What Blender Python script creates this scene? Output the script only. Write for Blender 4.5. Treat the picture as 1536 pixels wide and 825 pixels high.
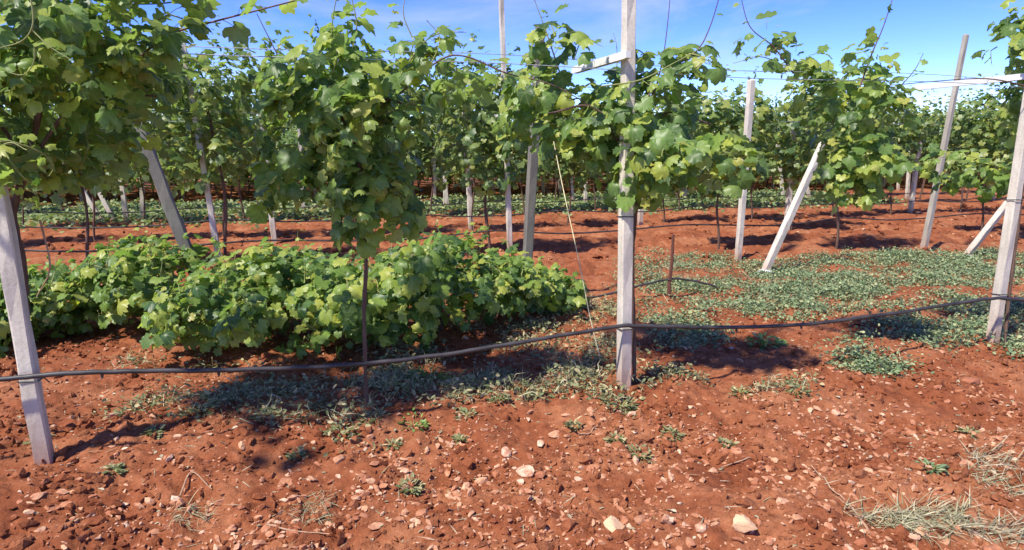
import bpy, math, random
import numpy as np
from mathutils import Vector

# ------------------------------------------------------------------ start
for o in list(bpy.data.objects):
    bpy.data.objects.remove(o, do_unlink=True)
SC = bpy.context.scene
COL = SC.collection
rng = np.random.default_rng(7)
random.seed(7)

# ------------------------------------------------------------------ camera
FPX, PITCH, CAMH = 1000.0, math.radians(10.3), 1.5
cam_d = bpy.data.cameras.new('camera')
cam_d.sensor_width = 36.0
cam_d.lens = 36.0 * FPX / 1536.0
cam_d.clip_start = 0.05
cam_d.clip_end = 6000
cam = bpy.data.objects.new('camera', cam_d)
COL.objects.link(cam)
cam.location = (0, 0, CAMH)
cam.rotation_euler = (math.pi / 2 - PITCH, 0, 0)
SC.camera = cam

# ------------------------------------------------------------------ sky, sun, exposure
SUN_AZ = math.radians(-133)      # compass angle from +Y towards +X: sun is to the left and a little behind
SUN_EL = math.radians(54)
W = bpy.data.worlds.new('World')
SC.world = W
W.use_nodes = True
wn = W.node_tree
bg = wn.nodes['Background']
sky = wn.nodes.new('ShaderNodeTexSky')
sky.sky_type = 'NISHITA'
sky.sun_disc = False
sky.sun_elevation = SUN_EL
sky.sun_rotation = SUN_AZ
sky.altitude = 3000
sky.air_density = 1.0
sky.dust_density = 0.0
sky.ozone_density = 2.2
hs = wn.nodes.new('ShaderNodeHueSaturation')
hs.inputs['Saturation'].default_value = 1.36
hs.inputs['Hue'].default_value = 0.530
wn.links.new(sky.outputs[0], hs.inputs['Color'])
# thin wispy cloud all over the sky
tc = wn.nodes.new('ShaderNodeTexCoord')
mp_ = wn.nodes.new('ShaderNodeMapping'); mp_.inputs['Scale'].default_value = (1.0, 1.0, 3.2)
wn.links.new(tc.outputs['Generated'], mp_.inputs[0])
cn = wn.nodes.new('ShaderNodeTexNoise')
cn.inputs['Scale'].default_value = 2.6; cn.inputs['Detail'].default_value = 7; cn.inputs['Roughness'].default_value = 0.6; cn.inputs['Distortion'].default_value = 0.4
wn.links.new(mp_.outputs[0], cn.inputs['Vector'])
cr = wn.nodes.new('ShaderNodeValToRGB')
cr.color_ramp.elements[0].position = 0.46; cr.color_ramp.elements[0].color = (0, 0, 0, 1)
cr.color_ramp.elements[1].position = 0.78; cr.color_ramp.elements[1].color = (0.75, 0.75, 0.75, 1)
wn.links.new(cn.outputs[0], cr.inputs[0])
cm = wn.nodes.new('ShaderNodeMix'); cm.data_type = 'RGBA'
wn.links.new(cr.outputs[0], cm.inputs[0])
wn.links.new(hs.outputs[0], cm.inputs[6])
cm.inputs[7].default_value = (2.55, 2.65, 2.85, 1)
wn.links.new(cm.outputs[2], bg.inputs[0])
bg.inputs[1].default_value = 0.132
sun_d = bpy.data.lights.new('sun', 'SUN')
sun_d.energy = 3.4
sun_d.angle = math.radians(2.2)
sun_d.color = (1.0, 0.95, 0.86)
sun = bpy.data.objects.new('sun', sun_d)
COL.objects.link(sun)
SUNV = Vector((math.sin(SUN_AZ) * math.cos(SUN_EL), math.cos(SUN_AZ) * math.cos(SUN_EL), math.sin(SUN_EL)))
sun.rotation_euler = SUNV.to_track_quat('Z', 'Y').to_euler()
sun.location = SUNV * 30
vs = SC.view_settings
vs.view_transform = 'Standard'
vs.look = 'None'
vs.gamma = 1.0
vs.exposure = 1.28
vs.use_curve_mapping = False

# ------------------------------------------------------------------ pixel -> place
CP, SP = math.cos(PITCH), math.sin(PITCH)
def ray(px, py):
    a = (px - 768.0) / FPX
    b = -(py - 412.5) / FPX
    return np.array([a, CP + b * SP, -SP + b * CP])
def ground(px, py, z=0.0):
    d = ray(px, py)
    t = (z - CAMH) / d[2]
    return np.array([d[0] * t, d[1] * t, z])
def at(px, py, Y):
    d = ray(px, py)
    t = Y / d[1]
    return np.array([d[0] * t, Y, CAMH + d[2] * t])
RU = np.array([0.951, 0.310])     # direction of the vine rows
RN = np.array([-0.310, 0.951])    # across the rows
def row_pt(D, s):
    p = RU * s + RN * D
    return p
def on_row(px, py, D):
    """where the ray meets the upright plane through the row at offset D"""
    d = ray(px, py)
    t = D / (d[0] * RN[0] + d[1] * RN[1])
    return np.array([d[0] * t, d[1] * t, CAMH + d[2] * t])

# ------------------------------------------------------------------ noise and terrain
_perm = np.random.default_rng(3).permutation(256)
_perm = np.concatenate([_perm, _perm, _perm])
_ang = np.random.default_rng(4).uniform(0, 2 * math.pi, 256)
_gx, _gy = np.cos(_ang), np.sin(_ang)
def perlin(x, y):
    xi = np.floor(x).astype(np.int64); yi = np.floor(y).astype(np.int64)
    xf = x - xi; yf = y - yi
    xi &= 255; yi &= 255
    u = xf * xf * xf * (xf * (xf * 6 - 15) + 10); v = yf * yf * yf * (yf * (yf * 6 - 15) + 10)
    def gr(ix, iy, dx, dy):
        k = _perm[_perm[ix & 255] + (iy & 255)]
        return _gx[k] * dx + _gy[k] * dy
    n00 = gr(xi, yi, xf, yf); n10 = gr(xi + 1, yi, xf - 1, yf)
    n01 = gr(xi, yi + 1, xf, yf - 1); n11 = gr(xi + 1, yi + 1, xf - 1, yf - 1)
    a = n00 + u * (n10 - n00); b = n01 + u * (n11 - n01)
    return a + v * (b - a)
def sstep(a, b, x):
    t = np.clip((x - a) / (b - a), 0, 1)
    return t * t * (3 - 2 * t)
def terrain(x, y):
    x = np.asarray(x, float); y = np.asarray(y, float)
    d = x * RN[0] + y * RN[1]; s = x * RU[0] + y * RU[1]
    wob = 0.22 * perlin(s * 0.6 + 5, d * 0.3)
    near = 1 - sstep(25, 60, np.hypot(x, y))
    h = -0.07 * (1 - sstep(2.75, 3.30, d + wob)) - 0.03
    h += 0.05 * np.exp(-((d - 3.75 + wob) / 0.45) ** 2)
    h += 0.04 * np.exp(-((d - 2.3 + wob) / 0.30) ** 2)
    h += 0.05 * perlin(x * 0.55 + 9, y * 0.55)
    # tilled strips beyond the low vines
    till = sstep(7.4, 8.6, d + 2 * wob) * (1 - sstep(15, 24, d))
    h += till * 0.06 * np.sin(d * 2 * math.pi / 0.62 + 1.5 * perlin(s * 0.5, d * 0.5))
    h += near * (0.07 * perlin(x * 1.7 + 3, y * 1.7) + 0.045 * perlin(x * 4.1, y * 4.1 + 7))
    h += near * (0.042 * np.abs(perlin(x * 9.0, y * 9.0 + 2)) + 0.028 * np.abs(perlin(x * 19.0 + 4, y * 19.0)) + 0.008 * perlin(x * 43.0, y * 43.0))
    h += near * 0.03 * np.clip(perlin(x * 6.3 + 31, y * 6.3 + 17) - 0.25, 0, 1) * 2
    return h
def th(x, y):
    return float(terrain(np.array([x]), np.array([y]))[0])

def gpt(px, py):
    """the point of the uneven soil seen at a pixel"""
    z = 0.0
    for _ in range(6):
        p = ground(px, py, z); z = th(p[0], p[1])
    p[2] = z
    return p

# ------------------------------------------------------------------ mesh helpers
def mesh_np(name, V, F, uv=None, smooth=False, mi=None):
    """V (n,3); F (m,k) faces of one size"""
    V = np.asarray(V, np.float32); F = np.asarray(F, np.int32)
    me = bpy.data.meshes.new(name)
    k = F.shape[1]
    me.vertices.add(len(V)); me.vertices.foreach_set('co', V.ravel())
    me.loops.add(F.size); me.loops.foreach_set('vertex_index', F.ravel())
    me.polygons.add(len(F))
    me.polygons.foreach_set('loop_start', np.arange(0, F.size, k, dtype=np.int32))
    me.polygons.foreach_set('use_smooth', np.full(len(F), bool(smooth)))
    if mi is not None:
        me.polygons.foreach_set('material_index', np.asarray(mi, np.int32))
    if uv is not None:
        l = me.uv_layers.new(name='UVMap')
        l.data.foreach_set('uv', np.asarray(uv, np.float32)[F.ravel()].ravel())
    me.update(calc_edges=True)
    return me
def link(name, me, mat=None, parent=None):
    o = bpy.data.objects.new(name, me)
    COL.objects.link(o)
    if me is not None and mat is not None and len(me.materials) == 0:
        for m in (mat if isinstance(mat, (list, tuple)) else [mat]):
            me.materials.append(m)
    if parent is not None:
        o.parent = parent
    return o
def tag(o, label=None, cat=None, group=None, kind=None):
    if label: o['label'] = label
    if cat: o['category'] = cat
    if group: o['group'] = group
    if kind: o['kind'] = kind
    return o
def empty(name, loc, label, cat, group=None):
    o = bpy.data.objects.new(name, None)
    COL.objects.link(o)
    o.location = loc
    o.empty_display_size = 0.1
    return tag(o, label, cat, group)
class MB:
    """collects tubes and other shapes as triangles"""
    def __init__(s): s.V = []; s.F = []; s.n = 0
    def add(s, V, F):
        s.V.append(np.asarray(V, float)); s.F.append(np.asarray(F, int) + s.n); s.n += len(V)
    def tube(s, pts, rad, n=6, cap=True):
        P = np.asarray(pts, float); m = len(P)
        R = np.full(m, rad, float) if np.isscalar(rad) else np.asarray(rad, float)
        T = np.gradient(P, axis=0); T /= np.linalg.norm(T, axis=1)[:, None] + 1e-9
        up = np.array([0, 0, 1.0]) if abs(T[0, 2]) < 0.9 else np.array([0, 1.0, 0])
        A = np.cross(T, up); A /= np.linalg.norm(A, axis=1)[:, None] + 1e-9
        B = np.cross(T, A)
        th_ = np.arange(n) * 2 * math.pi / n
        V = P[:, None, :] + R[:, None, None] * (np.cos(th_)[None, :, None] * A[:, None, :] + np.sin(th_)[None, :, None] * B[:, None, :])
        V = V.reshape(-1, 3)
        F = []
        for i in range(m - 1):
            for j in range(n):
                a = i * n + j; b = i * n + (j + 1) % n
                F += [(a, b, b + n), (a, b + n, a + n)]
        if cap:
            for i0, fl in ((0, 1), ((m - 1) * n, 0)):
                for j in range(1, n - 1):
                    F.append((i0, i0 + j, i0 + j + 1) if fl else (i0, i0 + j + 1, i0 + j))
        s.add(V, F)
    def mesh(s, name, smooth=False):
        return mesh_np(name, np.vstack(s.V), np.vstack(s.F), smooth=smooth)
def spline(pts, n=8):
    """Catmull-Rom through the points"""
    P = [np.asarray(p, float) for p in pts]
    if len(P) < 3:
        return np.array([P[0] + (P[1] - P[0]) * t for t in np.linspace(0, 1, n + 1)])
    P = [2 * P[0] - P[1]] + P + [2 * P[-1] - P[-2]]
    out = []
    for i in range(1, len(P) - 2):
        for t in np.linspace(0, 1, n, endpoint=False):
            a, b, c, d = P[i - 1], P[i], P[i + 1], P[i + 2]
            out.append(0.5 * ((2 * b) + (c - a) * t + (2 * a - 5 * b + 4 * c - d) * t * t + (3 * b - a - 3 * c + d) * t ** 3))
    out.append(P[-2])
    return np.array(out)

# ------------------------------------------------------------------ materials
def new_mat(name):
    m = bpy.data.materials.new(name); m.use_nodes = True
    nt = m.node_tree
    return m, nt, nt.nodes['Principled BSDF'], nt.nodes['Material Output']
def N(nt, t, **kw):
    n = nt.nodes.new(t)
    for k, v in kw.items(): setattr(n, k, v)
    return n
def ramp(nt, fac, stops):
    r = N(nt, 'ShaderNodeValToRGB')
    e = r.color_ramp.elements
    while len(e) < len(stops): e.new(0.5)
    for el, (p, c) in zip(e, stops):
        el.position = p; el.color = (*c, 1)
    nt.links.new(fac, r.inputs[0])
    return r.outputs[0]
def noise(nt, vec, scale, detail=4, rough=0.55):
    n = N(nt, 'ShaderNodeTexNoise')
    n.inputs['Scale'].default_value = scale; n.inputs['Detail'].default_value = detail; n.inputs['Roughness'].default_value = rough
    nt.links.new(vec, n.inputs['Vector'])
    return n.outputs[0]
def mixc(nt, fac, a, b, mode='MIX'):
    m = N(nt, 'ShaderNodeMix', data_type='RGBA', blend_type=mode)
    for i, v in ((0, fac), (6, a), (7, b)):
        if isinstance(v, (int, float)): m.inputs[i].default_value = v
        elif isinstance(v, tuple): m.inputs[i].default_value = (*v, 1)
        else: nt.links.new(v, m.inputs[i])
    return m.outputs[2]
def math_(nt, op, a, b=None):
    m = N(nt, 'ShaderNodeMath', operation=op)
    for i, v in ((0, a), (1, b)):
        if v is None: continue
        if isinstance(v, (int, float)): m.inputs[i].default_value = v
        else: nt.links.new(v, m.inputs[i])
    return m.outputs[0]
def bump(nt, h, strength, dist, bsdf):
    b = N(nt, 'ShaderNodeBump')
    b.inputs['Strength'].default_value = strength; b.inputs['Distance'].default_value = dist
    nt.links.new(h, b.inputs['Height']); nt.links.new(b.outputs[0], bsdf.inputs['Normal'])

def soil_material(name, clod=False):
    m, nt, bs, out = new_mat(name)
    pos = N(nt, 'ShaderNodeNewGeometry').outputs['Position']
    big = noise(nt, pos, 1.6, 7, 0.72)
    mid = noise(nt, pos, 14, 6, 0.65)
    fine = noise(nt, pos, 90, 5, 0.7)
    c = ramp(nt, big, [(0.26, (0.165, 0.044, 0.017)), (0.46, (0.255, 0.080, 0.032)), (0.70, (0.40, 0.170, 0.080))])
    c2 = ramp(nt, mid, [(0.25, (0.55, 0.50, 0.46)), (0.55, (1, 1, 1)), (0.80, (1.22, 1.35, 1.42))])
    c = mixc(nt, 0.85, c, c2, 'MULTIPLY')
    c3 = ramp(nt, fine, [(0.30, (0.62, 0.58, 0.55)), (0.55, (1, 1, 1)), (0.78, (1.25, 1.38, 1.45))])
    c = mixc(nt, 0.7, c, c3, 'MULTIPLY')
    if not clod:
        # crumbs of pale limestone too small to build one by one
        v = N(nt, 'ShaderNodeTexVoronoi'); v.inputs['Scale'].default_value = 34
        nt.links.new(pos, v.inputs['Vector'])
        near = math_(nt, 'LESS_THAN', v.outputs['Distance'], 0.20)
        sel = N(nt, 'ShaderNodeSeparateColor'); nt.links.new(v.outputs['Color'], sel.inputs[0])
        pick = math_(nt, 'GREATER_THAN', sel.outputs[0], 0.78)
        patch = ramp(nt, noise(nt, pos, 0.9, 3), [(0.45, (0, 0, 0)), (0.6, (1, 1, 1))])
        f = math_(nt, 'MULTIPLY', near, pick)
        f = math_(nt, 'MULTIPLY', f, patch)
        c = mixc(nt, f, c, (0.50, 0.27, 0.16))
    nt.links.new(c, bs.inputs['Base Color'])
    bs.inputs['Roughness'].default_value = 0.95
    bs.inputs['Specular IOR Level'].default_value = 0.15
    h = math_(nt, 'ADD', math_(nt, 'MULTIPLY', mid, 1.0), math_(nt, 'MULTIPLY', fine, 0.5))
    bump(nt, h, 0.9, 0.02, bs)
    return m
M_SOIL = soil_material('red_soil')
M_CLOD = soil_material('red_soil_clod', True)

def leaf_material(name, source, lo, mid, hi, under, transl=0.5, rough=0.42, spread=(0.0, 0.55, 0.95), veins=True):
    m, nt, bs, out = new_mat(name)
    if source == 'object':
        rnd = N(nt, 'ShaderNodeObjectInfo').outputs['Random']
    else:
        rnd = N(nt, 'ShaderNodeNewGeometry').outputs['Random Per Island']
    c = ramp(nt, rnd, [(spread[0], lo), (spread[1], mid), (spread[2], hi)])
    geo = N(nt, 'ShaderNodeNewGeometry')
    blotch = noise(nt, geo.outputs['Position'], 45, 3)
    c = mixc(nt, 0.6, c, ramp(nt, blotch, [(0.3, (0.72, 0.75, 0.7)), (0.7, (1.2, 1.18, 1.2))]), 'MULTIPLY')
    if veins:
        uv = N(nt, 'ShaderNodeUVMap').outputs[0]
        sx = N(nt, 'ShaderNodeSeparateXYZ'); nt.links.new(uv, sx.inputs[0])
        best = None
        for deg in (0, 50, -50, 108, -108):
            dx, dy = math.sin(math.radians(deg)), math.cos(math.radians(deg))
            perp = math_(nt, 'ABSOLUTE', math_(nt, 'SUBTRACT', math_(nt, 'MULTIPLY', sx.outputs[0], dy), math_(nt, 'MULTIPLY', sx.outputs[1], dx)))
            dot = math_(nt, 'ADD', math_(nt, 'MULTIPLY', sx.outputs[0], dx), math_(nt, 'MULTIPLY', sx.outputs[1], dy))
            ok = math_(nt, 'MULTIPLY', math_(nt, 'LESS_THAN', perp, 0.028), math_(nt, 'GREATER_THAN', dot, 0.0))
            best = ok if best is None else math_(nt, 'MAXIMUM', best, ok)
        c = mixc(nt, math_(nt, 'MULTIPLY', best, 0.45), c, (0.26, 0.32, 0.12))
    cu = mixc(nt, 0.75, c, under)
    c = mixc(nt, geo.outputs['Backfacing'], c, cu)
    nt.links.new(c, bs.inputs['Base Color'])
    bs.inputs['Roughness'].default_value = rough
    bs.inputs['Specular IOR Level'].default_value = 0.45
    tr = N(nt, 'ShaderNodeBsdfTranslucent')
    nt.links.new(mixc(nt, 1.0, c, (1.3, 1.5, 0.6), 'MULTIPLY'), tr.inputs[0])
    mx = N(nt, 'ShaderNodeMixShader'); mx.inputs[0].default_value = transl
    nt.links.new(bs.outputs[0], mx.inputs[1]); nt.links.new(tr.outputs[0], mx.inputs[2])
    nt.links.new(mx.outputs[0], out.inputs[0])
    return m
LC = dict(lo=(0.06, 0.115, 0.035), mid=(0.185, 0.295, 0.066), hi=(0.40, 0.44, 0.08), under=(0.23, 0.29, 0.14))
M_LEAF = leaf_material('vine_leaf', 'object', **LC)
M_LEAFM = leaf_material('vine_leaf_mass', 'island', **LC)
M_YOUNG = leaf_material('young_vine_leaf', 'object', (0.17, 0.26, 0.06), (0.28, 0.36, 0.08), (0.42, 0.40, 0.09), (0.3, 0.36, 0.15), transl=0.5)
M_LEAFF = leaf_material('vine_leaf_far', 'island', (0.065, 0.12, 0.04), (0.17, 0.245, 0.068), (0.35, 0.37, 0.085), (0.19, 0.25, 0.11), veins=False)
LB = dict(lo=(0.045, 0.105, 0.03), mid=(0.215, 0.325, 0.06), hi=(0.44, 0.46, 0.08), under=(0.15, 0.22, 0.09))
M_LOW = leaf_material('low_vine_leaf', 'object', **LB)
M_LOWM = leaf_material('low_vine_leaf_mass', 'island', **LB)
M_COVER = leaf_material('ground_cover_leaf', 'island', (0.09, 0.145, 0.065), (0.175, 0.24, 0.11), (0.35, 0.36, 0.17), (0.2, 0.25, 0.17), transl=0.2, rough=0.6, veins=False)
M_GRASS = leaf_material('strip_grass', 'island', (0.10, 0.16, 0.05), (0.19, 0.26, 0.10), (0.33, 0.34, 0.15), (0.22, 0.28, 0.14), transl=0.25, rough=0.7, veins=False)
M_WEED = leaf_material('weed_leaf', 'island', (0.12, 0.15, 0.055), (0.24, 0.235, 0.105), (0.46, 0.36, 0.19), (0.2, 0.24, 0.16), transl=0.2, rough=0.65, veins=False)
M_FRESH = leaf_material('fresh_weed_leaf', 'island', (0.09, 0.17, 0.04), (0.14, 0.25, 0.05), (0.22, 0.33, 0.08), (0.2, 0.28, 0.1), transl=0.25, rough=0.5, veins=False)
M_STRAW = leaf_material('dry_grass', 'island', (0.22, 0.20, 0.11), (0.36, 0.31, 0.19), (0.52, 0.45, 0.31), (0.4, 0.36, 0.24), transl=0.15, rough=0.8, veins=False)
M_GREYGRASS = leaf_material('wilted_grass', 'island', (0.20, 0.20, 0.10), (0.33, 0.31, 0.18), (0.52, 0.45, 0.29), (0.36, 0.33, 0.21), transl=0.15, rough=0.8, veins=False)

def wood_mat(name, a, b, scale=60, rough=0.85):
    m, nt, bs, out = new_mat(name)
    pos = N(nt, 'ShaderNodeTexCoord').outputs['Object']
    mp = N(nt, 'ShaderNodeMapping'); mp.inputs['Scale'].default_value = (1, 1, 0.12)
    nt.links.new(pos, mp.inputs[0])
    n = noise(nt, mp.outputs[0], scale, 6, 0.7)
    nt.links.new(ramp(nt, n, [(0.3, a), (0.7, b)]), bs.inputs['Base Color'])
    bs.inputs['Roughness'].default_value = rough
    bump(nt, n, 0.8, 0.01, bs)
    return m
M_TRUNK = wood_mat('vine_bark', (0.045, 0.024, 0.016), (0.16, 0.09, 0.06))
M_CANE = wood_mat('vine_cane', (0.05, 0.022, 0.02), (0.14, 0.075, 0.045), 40, 0.6)
M_GCANE = wood_mat('green_cane', (0.14, 0.17, 0.04), (0.27, 0.28, 0.08), 40, 0.55)
M_TWIG = wood_mat('dry_twig', (0.24, 0.13, 0.07), (0.48, 0.30, 0.18), 40)
M_RUST = wood_mat('rusty_stake', (0.055, 0.018, 0.012), (0.17, 0.055, 0.03), 50)

def concrete_mat(name='post_concrete', tone=1.0):
    m, nt, bs, out = new_mat(name)
    pos = N(nt, 'ShaderNodeTexCoord').outputs['Object']
    n1 = noise(nt, pos, 3.5, 6, 0.65)
    n2 = noise(nt, pos, 70, 5, 0.7)
    mp = N(nt, 'ShaderNodeMapping'); mp.inputs['Scale'].default_value = (30, 30, 1.6)
    nt.links.new(pos, mp.inputs[0])
    streak = noise(nt, mp.outputs[0], 1.0, 4)
    c = ramp(nt, n1, [(0.3, (0.40, 0.375, 0.335)), (0.7, (0.60, 0.565, 0.51))])
    c = mixc(nt, 0.6, c, ramp(nt, n2, [(0.3, (0.72, 0.71, 0.70)), (0.6, (1.05, 1.05, 1.05))]), 'MULTIPLY')
    c = mixc(nt, 0.5, c, ramp(nt, streak, [(0.35, (0.7, 0.68, 0.66)), (0.6, (1.05, 1.05, 1.05))]), 'MULTIPLY')
    c = mixc(nt, 1.0, c, (tone, tone * 0.96, tone * 0.88), 'MULTIPLY')
    # splashed soil near the foot
    sz = N(nt, 'ShaderNodeSeparateXYZ'); nt.links.new(pos, sz.inputs[0])
    f = math_(nt, 'ADD', sz.outputs[2], math_(nt, 'MULTIPLY', n1, 0.25))
    foot = ramp(nt, f, [(0.14, (0.85, 0.85, 0.85)), (0.26, (0.35, 0.35, 0.35)), (0.50, (0, 0, 0))])
    c = mixc(nt, foot, c, (0.34, 0.19, 0.13))
    nt.links.new(c, bs.inputs['Base Color'])
    bs.inputs['Roughness'].default_value = 0.9
    bump(nt, n2, 0.5, 0.004, bs)
    return m
M_CONC = concrete_mat(tone=1.08)
M_CONC_BROWN = concrete_mat('brown_post_concrete', 0.68)
M_CONC_SHADE = concrete_mat('shade_toned_post_concrete', 0.30)  # same concrete, with the shade on two posts painted in as a darker tone
def plain(name, col, rough=0.5, metal=0.0, var=0.25, scale=40):
    m, nt, bs, out = new_mat(name)
    pos = N(nt, 'ShaderNodeTexCoord').outputs['Object']
    n = noise(nt, pos, scale, 4)
    a = tuple(v * (1 - var) for v in col); b = tuple(min(1, v * (1 + var)) for v in col)
    nt.links.new(ramp(nt, n, [(0.3, a), (0.7, b)]), bs.inputs['Base Color'])
    bs.inputs['Roughness'].default_value = rough; bs.inputs['Metallic'].default_value = metal
    return m
M_PIPE = plain('black_polyethylene', (0.036, 0.031, 0.029), 0.5, 0, 0.6, 9)
M_WIRE = plain('galvanised_wire', (0.42, 0.44, 0.46), 0.5, 0.6)
M_TIE = plain('dark_tie_wire', (0.05, 0.05, 0.055), 0.6, 0.3)
M_TWINE = plain('pale_twine', (0.60, 0.52, 0.30), 0.9)
M_WHITEWOOD = plain('whitewashed_arm', (0.62, 0.61, 0.58), 0.8, 0, 0.12, 25)
def stone_mat():
    m, nt, bs, out = new_mat('pale_limestone')
    pos = N(nt, 'ShaderNodeNewGeometry').outputs['Position']
    rnd = N(nt, 'ShaderNodeNewGeometry').outputs['Random Per Island']
    oi = N(nt, 'ShaderNodeObjectInfo').outputs['Random']
    r = math_(nt, 'FRACT', math_(nt, 'ADD', rnd, oi))
    c = ramp(nt, r, [(0.0, (0.27, 0.088, 0.034)), (0.45, (0.45, 0.22, 0.11)), (0.80, (0.58, 0.36, 0.21)), (1.0, (0.60, 0.45, 0.31))])
    n = noise(nt, pos, 55, 5, 0.65)
    c = mixc(nt, 0.75, c, ramp(nt, n, [(0.3, (0.66, 0.52, 0.45)), (0.65, (1.1, 1.1, 1.1))]), 'MULTIPLY')
    dust = noise(nt, pos, 22, 4, 0.6)
    c = mixc(nt, ramp(nt, dust, [(0.42, (0, 0, 0)), (0.66, (0.85, 0.85, 0.85))]), c, (0.30, 0.10, 0.045))
    nt.links.new(c, bs.inputs['Base Color'])
    bs.inputs['Roughness'].default_value = 0.9
    bump(nt, n, 0.5, 0.006, bs)
    return m
M_STONE = stone_mat()
M_TAN = plain('tan_stone', (0.58, 0.36, 0.20), 0.9, 0, 0.22, 30)

# ------------------------------------------------------------------ ground: one sheet to the horizon
def build_ground():
    ys = [-6, -3, -1.5, -0.5, 0.3, 0.9, 1.4, 1.75]
    y = 1.95
    while y < 9: ys.append(y); y += max(0.011, y * 0.0042)
    while y < 30: ys.append(y); y *= 1.012
    while y < 4000: ys.append(y); y *= 1.12
    ys = np.array(ys)
    k = np.linspace(-1, 1, 620)
    u = 0.62 * k + 0.38 * k ** 5
    half = 1.28 * np.maximum(ys, 0) + 4.0
    X = u[None, :] * half[:, None] * np.where(ys < 1.9, 1.6, 1)[:, None]
    Y = np.repeat(ys[:, None], len(u), 1)
    Z = terrain(X.ravel(), Y.ravel()).reshape(X.shape)
    V = np.stack([X, Y, Z], -1).reshape(-1, 3)
    nr, nc = X.shape
    i = (np.arange(nr - 1)[:, None] * nc + np.arange(nc - 1)[None, :]).ravel()
    F = np.stack([i, i + 1, i + nc + 1, i + nc], 1)
    me = mesh_np('ground', V, F, smooth=True)
    o = link('ground', me, M_SOIL)
    tag(o, kind='structure')
build_ground()

# ------------------------------------------------------------------ posts
def post_shape(mb, base, top, w0, w1, rot):
    """square post with chamfered corners from base to top (world points)"""
    base = np.asarray(base, float); top = np.asarray(top, float)
    ax = top - base; L = np.linalg.norm(ax); ax /= L
    a = np.array([math.cos(rot), math.sin(rot), 0]); a -= ax * a.dot(ax); a /= np.linalg.norm(a)
    b = np.cross(ax, a)
    ch = 0.16
    prof = [(1, 1 - ch), (1 - ch, 1), (-1 + ch, 1), (-1, 1 - ch), (-1, -1 + ch), (-1 + ch, -1), (1 - ch, -1), (1, -1 + ch)]
    rings = []
    nseg = 16
    for i in range(nseg + 1):
        t = i / nseg
        w = (w0 + (w1 - w0) * t) / 2
        c = base + ax * L * t
        wob = rng.normal(0, 0.0028, (8, 1)) * (a + b)[None, :] if 0 < i < nseg else np.zeros((8, 3))
        rings.append(np.array([c + (p[0] * a + p[1] * b) * w for p in prof]) + wob)
    c = base + ax * (L + 0.012)
    rings.append(np.array([c + (p[0] * a + p[1] * b) * (w1 / 2 * 0.7) for p in prof]))
    V = np.vstack(rings); F = []
    for i in range(len(rings) - 1):
        for j in range(8):
            p = i * 8 + j; q = i * 8 + (j + 1) % 8
            F += [(p, q, q + 8), (p, q + 8, p + 8)]
    k = (len(rings) - 1) * 8
    for j in range(1, 7): F.append((k, k + j, k + j + 1))
    for j in range(1, 7): F.append((0, j + 1, j))
    mb.add(V, F)
ROWA = math.atan2(RU[1], RU[0])
LANDMARKS = [(-60, 'past the foot of the left concrete post'), (60, 'behind the big overhanging vine'), (165, 'near the pair of tilted pale posts'), (245, 'behind the thick leaning post'), (330, 'behind the tall slim tilted post'),
             (430, 'behind the side leaves of the full vine'), (545, 'behind the thin dark stem'), (660, 'near the close pair of white posts'), (765, 'behind the tallest slim post'), (815, 'behind the stout grey post'),
             (870, 'behind the slanting twine'), (940, 'behind the straight tied post'), (1010, 'behind the rusty stake'), (1110, 'behind the half-hidden pale post'), (1190, 'behind the steeply tilted white post'),
             (1270, 'behind the hanging leaf curtain'), (1360, 'in the open lane of receding posts'), (1430, 'behind the tall brownish leaning post'), (1490, 'behind the short slanting brace'), (1570, 'behind the vine at the leaning post')]
def beside(x, y):
    px = 768 + FPX * x / (y * CP + CAMH * SP)
    return min(LANDMARKS, key=lambda q: abs(q[0] - px))[1]
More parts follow.
